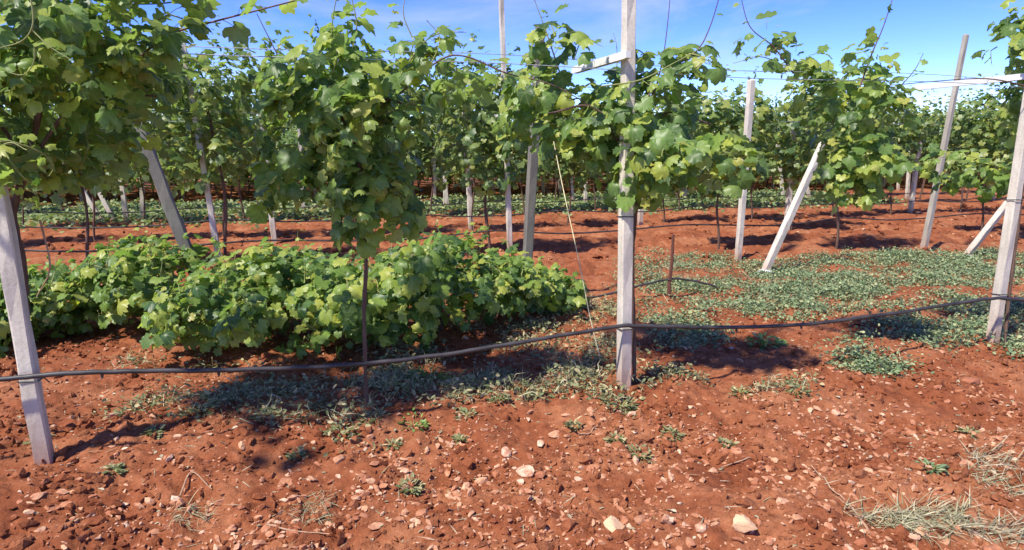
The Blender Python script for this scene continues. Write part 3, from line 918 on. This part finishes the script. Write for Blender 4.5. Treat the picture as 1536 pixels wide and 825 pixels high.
# ------------------------------------------------------------------ low sprawling vines between the first two rows
def low_vine(cx, ytop, ybot, halfw, label, seed, depth=0.85, lift=0.0, nshoot=34, limit=240):
    r = np.random.default_rng(seed)
    f = ground(cx, ybot)
    Yc = f[1] + depth * 0.8
    top = at(cx, ytop, Yc + 0.15)[2]
    x = (cx - 768) * (Yc * CP + (CAMH - 0.3) * SP) / FPX
    base = np.array([x, Yc + 0.1, 0.0]); base[2] = th(base[0], base[1])
    root = empty('low_vine', base, label, 'vine plant', 'low vines sprawling over the soil')
    zc = base[2] + lift + (top - base[2] - lift) * 0.5
    c = np.array([x, Yc, zc]); rad = np.array([halfw * Yc / FPX, depth, (top - base[2] - lift) * 0.5])
    lv = Leaves(); canes = []
    blobs = [(c, rad * np.array([1.0, .9, .92]))]
    for k in range(4):      # uneven humps
        o = np.array([r.uniform(-.6, .6) * rad[0], r.uniform(-.75, .4) * rad[1], r.uniform(-0.1, 0.5) * rad[2]])
        blobs.append((c + o, rad * np.array([.46, .42, .66]) * r.uniform(.75, 1.2)))
    fill(lv, blobs, nshoot, r, length=(0.25, 0.6), size=0.070, spacing=0.050, canes=canes, updir=0.55)
    for k in range(7):
        a = np.array([c[0] + r.uniform(-.9, .9) * rad[0], c[1] + r.uniform(-.8, .5) * rad[1], c[2] + rad[2] * 0.5])
        e = a + np.array([r.normal(0, .08), r.normal(0, .08), rad[2] * 0.5 + r.uniform(0.02, 0.16)])
        P = spline([a, (a + e) / 2 + r.normal(0, .02, 3), e], 4)
        lv.along(P, 0.045, 0.055, r=r, tipshrink=0.6); canes.append(P)
    trunk_part(root, base, [base + np.array([0, 0, -0.08]), base + np.array([0.03, 0, 0.12]), base + np.array([-0.02, -0.05, 0.28])], (0.02, 0.016, 0.012), r=r)
    for P in canes[::2]:
        mb = MB(); mb.tube(P - base[None, :], np.linspace(0.005, 0.002, len(P)), 5)
        link('shoot', mb.mesh('shoot', True), M_GCANE, root)
    leaf_objects(lv, root, base, limit, LOW_MESH, M_LOWM, r)
LV = [(15, 408, 548, 75, 'low vine between the left post and the yellowish low vine', .8, 0, 40),
      (-70, 425, 560, 80, 'low vine at the foot of the left post, partly hidden by it', .9, 0, 44),
      (105, 395, 520, 92, 'yellowish low vine beside the left post, dark hollow below it', .75, .1, 36),
      (225, 355, 515, 75, 'low vine with yellow-green crown at the thick leaning post', .75, .12, 36),
      (335, 385, 545, 75, 'dark green low vine in front of the tall slim tilted post', .9, 0, 36),
      (450, 370, 556, 78, 'dense low vine between the thin dark stem and the dark hollow', .95, 0, 42),
      (560, 376, 556, 75, 'low vine that the thin dark stem drops into', .9, 0, 42),
      (655, 352, 540, 72, 'tallest low vine, bright shoots standing above the black pipe', .9, 0, 42),
      (745, 382, 505, 68, 'low vine in front of the two paired posts', .75, 0.05, 36),
      (818, 400, 478, 48, 'small low vine at the bare end of the plant strip', .6, 0.05, 26)]
for i, (cx, yt, yb, hw, lab, dp, lift, ns) in enumerate(LV):
    low_vine(cx, yt, yb, hw, lab, 300 + i, dp, lift, int((ns + 14) * 2.2))

# ------------------------------------------------------------------ vines of the rows behind
def far_proto(seed, nshoot):
    r = np.random.default_rng(seed)
    lv = Leaves()
    bl = [(np.array([0, 0, 2.1]), np.array([0.72, 0.6, 0.45])), (np.array([r.uniform(-.2, .2), 0, 1.65]), np.array([0.5, 0.45, 0.42])),
          (np.array([-0.45, 0, 2.3]), np.array([0.45, 0.45, 0.35])), (np.array([0.5, 0.1, 2.2]), np.array([0.42, 0.45, 0.35])), (np.array([r.uniform(-.4, .4), -0.2, 1.5]), np.array([0.35, 0.3, 0.4])),
          (np.array([r.uniform(-.5, .5), 0.1, 1.45]), np.array([0.42, 0.4, 0.42])), (np.array([0.0, 0, 1.35]), np.array([0.3, 0.3, 0.32]))]
    fill(lv, bl, nshoot, r, length=(0.3, 0.6), size=0.078, spacing=0.062)
    for k in range(7):
        a = r.uniform(-0.75, 0.75)
        P = spline([(a, r.uniform(-.3, .3), 2.3), (a + r.uniform(-.1, .1), 0, 2.6), (a + r.uniform(-.2, .2), 0, 2.7 + r.uniform(0, .35))], 5)
        lv.along(P, 0.06, 0.068, r=r)
    R, pos, sz = lv.arrays()
    Vs = [np.einsum('kij,nj->kni', R, PROTO_LOW[0][0])]
    o = scatter('foliage', PROTO_LOW, R, pos, sz, r.integers(0, 4, len(sz)), M_LEAFF)
    me = o.data; bpy.data.objects.remove(o)
    mb = MB()
    P = spline([(0, 0, -0.1), (0.03, 0, 0.4), (-0.02, 0.02, 0.9), (0.02, 0, 1.3), (0.1, 0, 1.9)], 6)
    mb.tube(P, np.linspace(0.020, 0.013, len(P)) * (1 + r.normal(0, .12, len(P))), 6)
    return me, mb.mesh('trunk', True)
FARP = [far_proto(400 + i, 190) for i in range(5)]
for _, tm in FARP: tm.materials.append(M_TRUNK)
def far_vine(x, y, k, rz, sc, label, group, sink=0.0):
    root = empty('grapevine', (x, y, th(x, y) - sink), label, 'grapevine', group)
    root.rotation_euler = (0, 0, rz); root.scale = sc
    f = link('foliage', FARP[k][0], None, root); f['kind'] = 'stuff'
    link('trunk', FARP[k][1], None, root)
def far_row(D, s_start, s_end, step, label, group, skip=(), wide=1.0, big=1.0, tall=1.0, sink=0.0):
    s = s_start
    while s < s_end:
        ss = s + rng.uniform(-.15, .15)
        p = row_pt(D + rng.uniform(-.12, .12), ss)
        px = 768 + FPX * p[0] / (p[1] * CP)
        if -140 < px < 1680 and not any(a < px < b for a, b in skip):
            far_vine(p[0], p[1], int(rng.integers(5)), ROWA + rng.choice([0, math.pi]) + rng.uniform(-.2, .2),
                     (big * rng.uniform(.95, 1.2), wide * rng.uniform(.9, 1.1), tall * rng.uniform(.94, 1.05)), label + ', ' + beside(p[0], p[1]), group, sink + rng.uniform(-.08, .12))
        s += step
far_row(9.55, -9.6, 2.8, 1.75, 'leafy vine of the second trellis row', 'vines of the second trellis row', big=1.1, wide=1.15, tall=1.2, sink=0.28)
for px, yb in ((1075, 372), (1185, 345), (1252, 378), (1470, 350), (1545, 362)):
    p = ground(px, yb)
    far_vine(p[0], p[1], int(rng.integers(5)), ROWA, (1.15, 1.1, 1.08), 'thin-stemmed vine on the tilled strip, ' + beside(p[0], p[1]), 'vines behind the tilted white posts', 0.2)
ROWN = {12.6: 'third', 15.9: 'fourth', 19.2: 'fifth', 23.2: 'sixth', 25.2: 'seventh', 27.2: 'eighth', 29.2: 'ninth', 31.4: 'tenth', 33.8: 'eleventh', 36.4: 'twelfth', 39.4: 'thirteenth'}
for D, nm in ROWN.items():
    far_row(D, -1.3 * D - 4, 2.2 * D, 2.15 if D < 20 else 1.8, 'distant vine, %s row back' % nm, 'vines of the %s trellis row' % nm, wide=1.05 if D < 20 else 2.1, big=1.05 if D < 20 else 1.3, tall=1.14 if D < 20 else 1.05, sink=0.22 if D < 20 else 0.5)
def far_tree(x, y, h, w, seed, label):
    r = np.random.default_rng(seed)
    root = empty('tree', (x, y, th(x, y)), label, 'tree', 'trees beyond the vineyard')
    mb = MB()
    P = spline([(0, 0, -.2), (0.1, 0, h * .25), (0, 0.1, h * .5), (0.1, 0, h * .8)], 6)
    mb.tube(P, np.linspace(0.16, 0.05, len(P)), 7)
    for k in range(6):
        a = r.uniform(0, 6.28); z = h * r.uniform(.3, .6)
        mb.tube([(0, 0, z), (w * .3 * math.cos(a), w * .3 * math.sin(a), z + h * .15), (w * .45 * math.cos(a), w * .45 * math.sin(a), z + h * .22)], [0.06, 0.04, 0.02], 5)
    link('trunk', mb.mesh('trunk', True), M_TRUNK, root)
    lv = Leaves()
    bl = [(np.array([0, 0, h * .55]), np.array([w * .38, w * .38, h * .38]))]
    for k in range(7):
        bl.append((np.array([r.uniform(-.4, .4) * w, r.uniform(-.4, .4) * w, h * r.uniform(.28, .85)]), np.array([w * .24, w * .24, h * .16])))
    fill(lv, bl, 210, r, length=(0.5, 1.2), size=0.17, spacing=0.13)
    R, pos, sz = lv.arrays()
    o = scatter('crown', PROTO_LOW, R, pos, sz, r.integers(0, 4, len(sz)), M_LEAFF, root)
for i, (px, Y, h, w, lab) in enumerate(((318, 40, 7.2, 4.2, 'dark round tree whose top shows above the left vines'), (20, 43, 5, 6, 'broad dark tree far behind the left vines'), (170, 44, 4.6, 6, 'broad dark tree beyond the tilted slim posts'),
        (440, 45, 4.6, 6.5, 'broad dark tree beyond the full front vine'), (570, 44, 4.8, 6, 'low dark tree beyond the paired posts'), (700, 45, 4.5, 6.5, 'low tree behind the tallest slim post'), (850, 46, 4.6, 6.5, 'low tree far behind the twine'),
        (985, 47, 4.4, 6.5, 'low tree far behind the straight post'), (1120, 48, 4.3, 6.5, 'low tree far behind the half-hidden pale post'), (1250, 49, 4.3, 6.5, 'low tree far behind the tilted white post'), (1380, 50, 4.4, 6.5, 'low tree beyond the receding posts'), (1510, 51, 4.5, 6.5, 'low tree far behind the leaning right post'))):
    far_tree((px - 768) / FPX * Y, Y, h, w, 600 + i, lab)

# ------------------------------------------------------------------ ground cover, grass strips, weeds
def small_leaf(w=0.45, seed=0):
    r = np.random.default_rng(seed)
    V = np.array([(0, 0, 0), (w * .5, .35, .06), (w * .42, .75, .02), (0, 1, -.08), (-w * .42, .75, .02), (-w * .5, .35, .06), (0, .5, -.03)])
    F = np.array([(0, 1, 6), (1, 2, 6), (2, 3, 6), (3, 4, 6), (4, 5, 6), (5, 0, 6)])
    return V, F
SMALL = [small_leaf(0.7), small_leaf(0.5), small_leaf(0.9)]
BLADE = [(np.array([(-.02, 0, 0), (.02, 0, 0), (.018, .5, .10), (-.018, .5, .10), (0, 1, .04)]), np.array([(0, 1, 2), (0, 2, 3), (3, 2, 4)]))]
def cover_points(n, r, test, box):
    x0, x1, y0, y1 = box
    X = r.uniform(x0, x1, n); Y = r.uniform(y0, y1, n)
    k = test(X, Y)
    keep = r.uniform(0, 1, n) < k
    return X[keep], Y[keep]
def cover_mesh(name, X, Y, r, per, size, mat, spread=0.07, rise=0.06, protos=SMALL, flat=0.8):
    n = len(X) * per
    cx = np.repeat(X, per) + r.normal(0, spread, n); cy = np.repeat(Y, per) + r.normal(0, spread, n)
    cz = terrain(cx, cy) + np.abs(r.normal(0, rise, n)) * 0.7
    tip = np.stack([r.normal(0, 1, n), r.normal(0, 1, n), r.normal(0.1, 0.35, n)], 1)
    nor = np.stack([r.normal(0, .45, n), r.normal(0, .45, n), np.full(n, flat)], 1)
    R = frames(tip, nor)
    sz = size * r.uniform(0.6, 1.35, n)
    return scatter(name, protos, R, np.stack([cx, cy, cz], 1), sz, r.integers(0, len(protos), n), mat, smooth=True)
def pix(X, Y):
    """picture position of ground points, only used to lay the patches out"""
    zc = Y * CP + CAMH * SP
    return 768 + FPX * X / zc, 412.5 + FPX * (CAMH * CP - Y * SP) / zc
r = np.random.default_rng(51)
def green_right(X, Y):
    u, v = pix(X, Y)
    n1 = perlin(X * 0.9 + 3, Y * 0.9); n2 = perlin(X * 2.6, Y * 2.6 + 8)
    k = np.zeros_like(X)
    def patch(cx, cy, rx, ry, s):
        return s * np.clip(1.35 - ((u - cx) / rx) ** 2 - ((v - cy) / ry) ** 2, 0, 1)
    for q in ((1120, 430, 190, 38, 1), (1390, 405, 200, 32, 1), (1300, 440, 200, 34, .9), (1480, 440, 120, 50, .9), (1180, 465, 130, 18, .8), (1370, 505, 110, 34, 1), (1310, 545, 60, 22, .9),
              (1020, 500, 70, 32, .7), (1440, 385, 110, 14, .8), (980, 430, 60, 45, .5), (1530, 500, 60, 40, .8), (1060, 400, 90, 14, .6)):
        k = np.maximum(k, patch(*q))
    return np.clip(k * (0.66 + 2.2 * n1 + 1.8 * n2), 0, 1)
X, Y = cover_points(27000, r, green_right, (0.6, 9.5, 4.2, 10.2))
tag(cover_mesh('ground_cover', X, Y, r, 12, 0.029, M_COVER, spread=0.06, rise=0.055, flat=0.55, protos=[SMALL[0], SMALL[1], small_leaf(0.35)]), 'grey-green creeping ground cover spreading over the red soil', 'ground cover', kind='stuff')
r = np.random.default_rng(52)
def green_mid(X, Y):
    u, v = pix(X, Y)
    n1 = perlin(X * 1.6 + 3, Y * 1.6); n2 = perlin(X * 4.2, Y * 4.2 + 8)
    k = np.zeros_like(X)
    for cx, cy, rx, ry, s in ((720, 580, 240, 38, .9), (880, 560, 90, 55, .9), (640, 560, 120, 50, .7), (420, 610, 120, 34, .8), (520, 640, 60, 36, .9), (260, 610, 110, 26, .6), (860, 465, 80, 22, 1), (780, 500, 90, 22, .9), (920, 585, 60, 34, .8), (1010, 570, 60, 18, .7),
                              (140, 555, 90, 12, .6), (300, 548, 110, 12, .4), (1170, 585, 60, 12, .5), (750, 600, 40, 14, .6)):
        k = np.maximum(k, s * np.clip(1.3 - ((u - cx) / rx) ** 2 - ((v - cy) / ry) ** 2, 0, 1))
    return np.clip(k * (0.45 + 1.6 * n1 + 1.3 * n2), 0, 1)
X, Y = cover_points(14000, r, green_mid, (-3, 2.2, 3.2, 7.0))
tag(cover_mesh('weedy_grass', X, Y, r, 7, 0.036, M_WEED, spread=0.05, rise=0.05, protos=[SMALL[1], small_leaf(0.28), small_leaf(.2)], flat=0.45), 'thin dry weedy growth under the front row of vines', 'weeds', kind='stuff')
X, Y = cover_points(1500, r, green_mid, (-3, 2.2, 3.2, 7.0))
X2, Y2 = cover_points(1300, r, green_right, (0.6, 9.5, 4.2, 10.2))
tag(cover_mesh('grass_blades', np.concatenate([X, X2]), np.concatenate([Y, Y2]), r, 9, 0.11, M_GREYGRASS, spread=0.04, rise=0.02, protos=[(BLADE[0][0] * np.array([0.9, 1, 4]), BLADE[0][1])], flat=0.5), 'thin dry grass blades standing among the weeds', 'grass', kind='stuff')
X = r.uniform(-3.5, 5.5, 2600); Y = r.uniform(2.0, 6.0, 2600)
tag(cover_mesh('plant_litter', X, Y, r, 1, 0.07, M_STRAW, spread=0.02, rise=0.004, protos=[(BLADE[0][0] * np.array([1.5, 1, .2]), BLADE[0][1]), (SMALL[1][0] * 0.4, SMALL[1][1])], flat=2.5), 'bits of straw and dead leaf littering the red soil', 'litter', kind='stuff')
r = np.random.default_rng(53)
def strip(X, Y):
    d = X * RN[0] + Y * RN[1]
    n1 = perlin(X * 0.5 + 3, Y * 0.5); n2 = perlin(X * 1.6, Y * 1.6 + 8)
    a = np.exp(-((d - 18.9) / 3.0) ** 4)
    return np.clip(a * (0.8 + 0.9 * n1 + 0.8 * n2), 0, 1)
X, Y = cover_points(40000, r, strip, (-22, 12, 9, 27))
tag(cover_mesh('grass_strip', X, Y, r, 6, 0.09, M_GRASS, spread=0.16, rise=0.09, flat=0.5), 'green grassy strip between the distant trellis rows', 'grass', kind='stuff')

def weed(px, py, rad, label, seed, mat, kind='weed', leaves=60, lw=0.3, h=0.6, group=None, leafsize=0.05):
    r = np.random.default_rng(seed)
    p = gpt(px, py)
    R_ = rad * p[1] / FPX
    root = empty('weed', p, label, 'weed', group)
    n = leaves
    a = r.uniform(0, 2 * math.pi, n); q = R_ * np.sqrt(r.uniform(0, 1, n)) * 0.75
    pos = np.stack([q * np.cos(a), q * np.sin(a), np.zeros(n)], 1)
    zz = np.abs(r.normal(0, R_ * h * 0.5, n)) * (1 - q / (R_ * 1.1))
    pos[:, 2] = terrain(pos[:, 0] + p[0], pos[:, 1] + p[1]) - p[2] + zz
    tip = np.stack([np.cos(a) + r.normal(0, .4, n), np.sin(a) + r.normal(0, .4, n), r.uniform(0.0, 0.9, n)], 1)
    nor = np.stack([-np.cos(a) * .3 + r.normal(0, .3, n), -np.sin(a) * .3 + r.normal(0, .3, n), np.full(n, .8)], 1)
    o = scatter('leaves', [small_leaf(lw), small_leaf(lw * 1.5)], frames(tip, nor), pos, leafsize * r.uniform(.6, 1.3, n), r.integers(0, 2, n), mat, root)
    o['kind'] = 'stuff'
    mb = MB()
    for k in range(6):
        b = r.uniform(0, 2 * math.pi)
        mb.tube([(0, 0, -0.01), (R_ * .3 * math.cos(b), R_ * .3 * math.sin(b), R_ * h * .4), (R_ * .7 * math.cos(b), R_ * .7 * math.sin(b), R_ * h * .3)], 0.0025, 4)
    link('stems', mb.mesh('stems'), M_GCANE, root)
GW = 'small weeds on the bare red bank'
LW_ = 'small grey-green weed tuft on the stony red bank'
weed(1146, 522, 26, 'fresh light green leafy weed standing alone behind the sagging pipe', 61, M_FRESH, leaves=40, lw=0.4, h=1.2, leafsize=0.085)
weed(617, 738, 20, 'compact dark grey-green weed tuft alone on bare red soil', 62, M_WEED, leaves=110, h=1.0, leafsize=0.032)
weed(620, 630, 24, 'flat green weed at the edge of the pipe bank', 64, M_FRESH, leaves=60, leafsize=0.035)
weed(928, 612, 34, 'straggly weed growing at the foot of the straight post', 65, M_WEED, leaves=110, h=0.8, leafsize=0.04)
weed(1395, 703, 24, 'flat green weed patch beside the pale straw', 66, M_COVER, leaves=90, h=0.3, leafsize=0.035)
weed(640, 575, 40, 'bushy green weed just below the black pipe', 67, M_FRESH, leaves=140, h=0.7, leafsize=0.05)
weed(1310, 553, 44, 'blue-green spreading weed under the sagging pipe', 68, M_COVER, leaves=150, h=0.4, leafsize=0.05)
for i, (x, y, q) in enumerate(((172, 712, 14), (447, 684, 15), (748, 606, 18), (960, 686, 20), (925, 660, 15), (1008, 657, 18), (1455, 648, 18), (1090, 672, 14), (515, 650, 34), (300, 620, 30), (860, 640, 14), (1195, 590, 22), (560, 630, 24), (400, 628, 26), (60, 660, 20), (480, 610, 26), (700, 625, 18), (800, 600, 20), (340, 600, 24), (230, 640, 16), (590, 668, 12), (1110, 590, 18), (690, 660, 10))):
    weed(x, y, q, LW_, 70 + i, M_WEED, leaves=int(25 + q * 2.2), h=0.6, group=GW, leafsize=0.034)

# dry and wilted grass lying on the ground
def straw(px, py, rx, ry, n, label, seed, mat, size=0.12, name='dry_grass'):
    r = np.random.default_rng(seed)
    p = gpt(px, py)
    a = r.uniform(0, 2 * math.pi, n); q = np.sqrt(r.uniform(0, 1, n)) * (1 + 0.35 * np.sin(3 * a + seed))
    X = q * np.cos(a) * rx * p[1] / FPX; Y = q * np.sin(a) * ry * p[1] / FPX * (p[1] / CAMH)
    Z = terrain(X + p[0], Y + p[1]) - p[2] + np.abs(r.normal(0, 0.010, n)) + 0.003
    d = r.normal(-0.5, 1.1, n)
    tip = np.stack([np.cos(d), np.sin(d), r.normal(0.02, 0.16, n)], 1)
    nor = np.stack([r.normal(0, .4, n), r.normal(0, .4, n), np.ones(n)], 1)
    o = scatter(name, [(BLADE[0][0] * np.array([0.75, 1, 0.8]), BLADE[0][1])], frames(tip, nor), np.stack([X, Y, Z], 1), size * r.uniform(.4, 1.3, n), np.zeros(n, int), mat)
    o.location = p
    tag(o, label, 'dry grass', 'dry grass lying on the red soil')
straw(1375, 778, 95, 22, 800, 'wilted grey-green grass heaped beside the long bare twig', 81, M_GREYGRASS)
straw(1500, 800, 60, 16, 260, 'pale straw at the edge of the wilted grass heap', 82, M_STRAW)
straw(1480, 695, 40, 14, 170, 'pale bleached straw patch near a flat green weed', 83, M_STRAW, 0.12)
straw(1500, 735, 55, 22, 160, 'thin scatter of dry grass between straw and wilted heap', 84, M_GREYGRASS, 0.13)
straw(468, 762, 36, 24, 150, 'sparse dry grass patch behind a long pale twig', 85, M_GREYGRASS, 0.08)
straw(288, 772, 34, 16, 110, 'thin withered grass patch on stony red soil', 86, M_GREYGRASS, 0.08)
straw(690, 590, 70, 12, 120, 'dry straw strewn below the pipe among weeds', 87, M_STRAW, 0.12)

# twigs
def twig(pts, rad, label):
    P = [gpt(x, y) for x, y in pts]
    for q in P: q[2] = th(q[0], q[1]) + 0.012
    P = spline(P, 6)
    P[:, 2] = np.maximum(P[:, 2], terrain(P[:, 0], P[:, 1]) + 0.006)
    mb = MB(); mb.tube(P, np.linspace(rad, rad * .45, len(P)), 6)
    o = link('twig', mb.mesh('twig', True), M_TWIG)
    tag(o, label, 'twig', 'dry twigs on the soil')
twig([(1305, 800), (1275, 760), (1245, 735), (1216, 702)], 0.006, 'long bare twig pointing away from the wilted grass')
twig([(1140, 688), (1112, 697), (1080, 703)], 0.005, 'thin brown twig among pale stones')
twig([(400, 790), (440, 800), (495, 804)], 0.005, 'pale twig lying beside the dry grass patch')
twig([(270, 745), (290, 735), (318, 738)], 0.005, 'short twig above the withered grass patch')
twig([(100, 702), (112, 690), (120, 682)], 0.005, 'short twig beside the flat pale stone near the left post')
twig([(1432, 728), (1445, 745), (1470, 765)], 0.005, 'thin twig between two patches of dry grass')
twig([(868, 655), (885, 645), (896, 640)], 0.005, 'dark little twig behind the stony patch')

# ------------------------------------------------------------------ stones
STONES = []
for i in range(9):
    V, F = stone_shape(500 + i, 1.0)
    me = mesh_np('stone', V * np.array([1, .8, .55]), F)
    me.materials.append(M_STONE)
    STONES.append(me)
GS = 'pale stones scattered over the red bank'
LS = 'small pale limestone lump lying on the red soil'
TAN = []
for i in (2, 4):
    V, F = stone_shape(540 + i, 0.6, 2)
    me = mesh_np('stone', V * np.array([1.1, .9, .6]), F); me.materials.append(M_TAN); TAN.append(me)
def stone(px, py, wpx, label=None, k=None, hz=1.0, world=None, size=None, mesh=None):
    if world is None:
        p = gpt(px, py); s = wpx * p[1] / FPX / 2
    else:
        p = np.array(world, float); s = size
    z = th(p[0], p[1])
    o = bpy.data.objects.new('stone', mesh or STONES[int(rng.integers(9)) if k is None else k])
    COL.objects.link(o)
    o.location = (p[0], p[1], z + s * 0.10 * hz)
    o.rotation_euler = (rng.uniform(-.25, .25), rng.uniform(-.25, .25), rng.uniform(0, 6.28))
    o.scale = (s * 1.1, s * 1.1 * rng.uniform(.8, 1.1), s * hz * rng.uniform(.85, 1.2))
    tag(o, label or LS, 'stone', GS)
stone(920, 795, 50, 'large smooth tan stone lying on flat soil', 2, 1.1, mesh=TAN[0])
stone(1115, 792, 48, 'broad flat pinkish stone near the smooth tan stone', 4, 1.0, mesh=TAN[1])
stone(428, 724, 30, 'wedge-shaped pale stone alone on the dark red bank', 1, 0.9)
stone(97, 708, 27, 'flat pale stone at the foot of the left post', 3, 0.6)
stone(1455, 572, 30, 'large pinkish stone below the leaning right post', 5, 0.9)
for x, y, w_ in ((545, 774, 18), (833, 652, 26), (785, 708, 36), (812, 716, 22), (770, 742, 12), (1087, 617, 15), (1190, 678, 18), (1158, 655, 19), (1105, 676, 22), (1335, 650, 24), (1365, 650, 20), (1255, 678, 13), (1282, 746, 17),
                 (1045, 774, 18), (690, 757, 12), (400, 792, 22), (386, 768, 15), (570, 800, 15), (1020, 680, 18), (975, 637, 14), (1010, 610, 12), (1060, 655, 14), (895, 700, 14), (905, 715, 16), (870, 720, 18), (880, 735, 14),
                 (855, 740, 12), (930, 705, 14), (1130, 640, 12), (1230, 660, 16), (1205, 700, 14), (1160, 690, 16), (1320, 700, 10), (1260, 560, 12), (1490, 600, 14), (1420, 610, 12), (1380, 590, 10), (1500, 640, 12), (1520, 690, 14),
                 (30, 760, 14), (45, 770, 16), (20, 775, 12), (60, 795, 18), (40, 745, 10), (120, 760, 10), (235, 745, 8), (330, 690, 8), (240, 690, 12), (390, 770, 12), (630, 690, 10), (660, 712, 12), (740, 690, 10), (530, 730, 10), (600, 780, 14),
                 (740, 800, 12), (820, 790, 10), (1010, 720, 12), (1000, 740, 10), (970, 770, 10), (880, 690, 10), (930, 640, 10), (850, 665, 12), (200, 800, 14), (150, 780, 10), (500, 790, 12)):
    stone(x, y, w_)
r = np.random.default_rng(91)
cnt = 0
while cnt < 235:
    u = r.uniform(-20, 1556); v = 600 + 222 * r.uniform(0, 1) ** 0.9
    if v < 690 - 0.098 * u * 1.0: continue
    g = ground(u, v)
    if perlin(np.array([g[0] * 2.2]), np.array([g[1] * 2.2 + 4]))[0] + r.uniform(-.2, .2) < 0.10: continue
    s = 0.010 + 0.014 * r.exponential(0.8)
    stone(0, 0, 0, world=(g[0], g[1], 0), size=min(s, 0.042), hz=r.uniform(.7, 1.2))
    cnt += 1
# gravel and crumbs of soil: too many to count
def crumbs(name, n, box, dens, size, mat, label, seed, sub=0, flat=0.6):
    r = np.random.default_rng(seed)
    X, Y = cover_points(n, r, dens, box)
    k = len(X)
    pr = []
    for i in range(5):
        V, F = stone_shape(seed * 10 + i, 1.5, sub); pr.append((V * np.array([1.25, np.random.default_rng(i).uniform(.55, .85), flat]), F))
    s = size * (0.45 + r.exponential(0.55, k)); s = np.minimum(s, size * 3)
    Z = terrain(X, Y) + s * 0.2
    a = r.uniform(0, 6.28, k)
    tip = np.stack([np.cos(a), np.sin(a), r.normal(0, .2, k)], 1)
    nor = np.stack([r.normal(0, .25, k), r.normal(0, .25, k), np.ones(k)], 1)
    o = scatter(name, pr, frames(tip, nor), np.stack([X, Y, Z], 1), s, r.integers(0, 5, k), mat, smooth=False)
    tag(o, label, name.replace('_', ' '), kind='stuff')
def d_near(X, Y):
    d = X * RN[0] + Y * RN[1]
    n1 = perlin(X * 1.3 + 2, Y * 1.3); n2 = perlin(X * 3.3, Y * 3.3 + 5)
    return np.clip((1 - 0.75 * sstep(3.0, 3.6, d)) * (0.55 + 1.2 * n1 + 1.0 * n2), 0.03, 1) * np.clip(2.6 / np.maximum(Y, 1), 0, 1)
crumbs('gravel', 85000, (-5, 6, 1.6, 6.2), d_near, 0.0105, M_STONE, 'pale limestone gravel strewn through the red soil', 93)
crumbs('soil_clods', 52000, (-5, 6, 1.6, 6.2), lambda X, Y: np.clip(0.5 + perlin(X * 1.9 + 8, Y * 1.9) * 1.4, 0.05, 1) * np.clip(3.0 / np.maximum(Y, 1), 0, 1), 0.0155, M_CLOD, 'crumbled red clods lying on the soil', 94, flat=0.75)
def d_far(X, Y):
    d = X * RN[0] + Y * RN[1]
    n1 = perlin(X * 0.7 + 2, Y * 0.7)
    return np.clip(sstep(7.4, 8.4, d) * (1 - sstep(13.5, 15, d)) * (0.45 + 1.2 * n1), 0, 1)
crumbs('field_gravel', 9000, (-14, 20, 7, 20), d_far, 0.020, M_STONE, 'pale stones dotted over the tilled red strips', 95)
crumbs('field_clods', 16000, (-14, 20, 7, 20), d_far, 0.034, M_CLOD, 'turned red clods lying over the tilled strips', 96, flat=0.75)
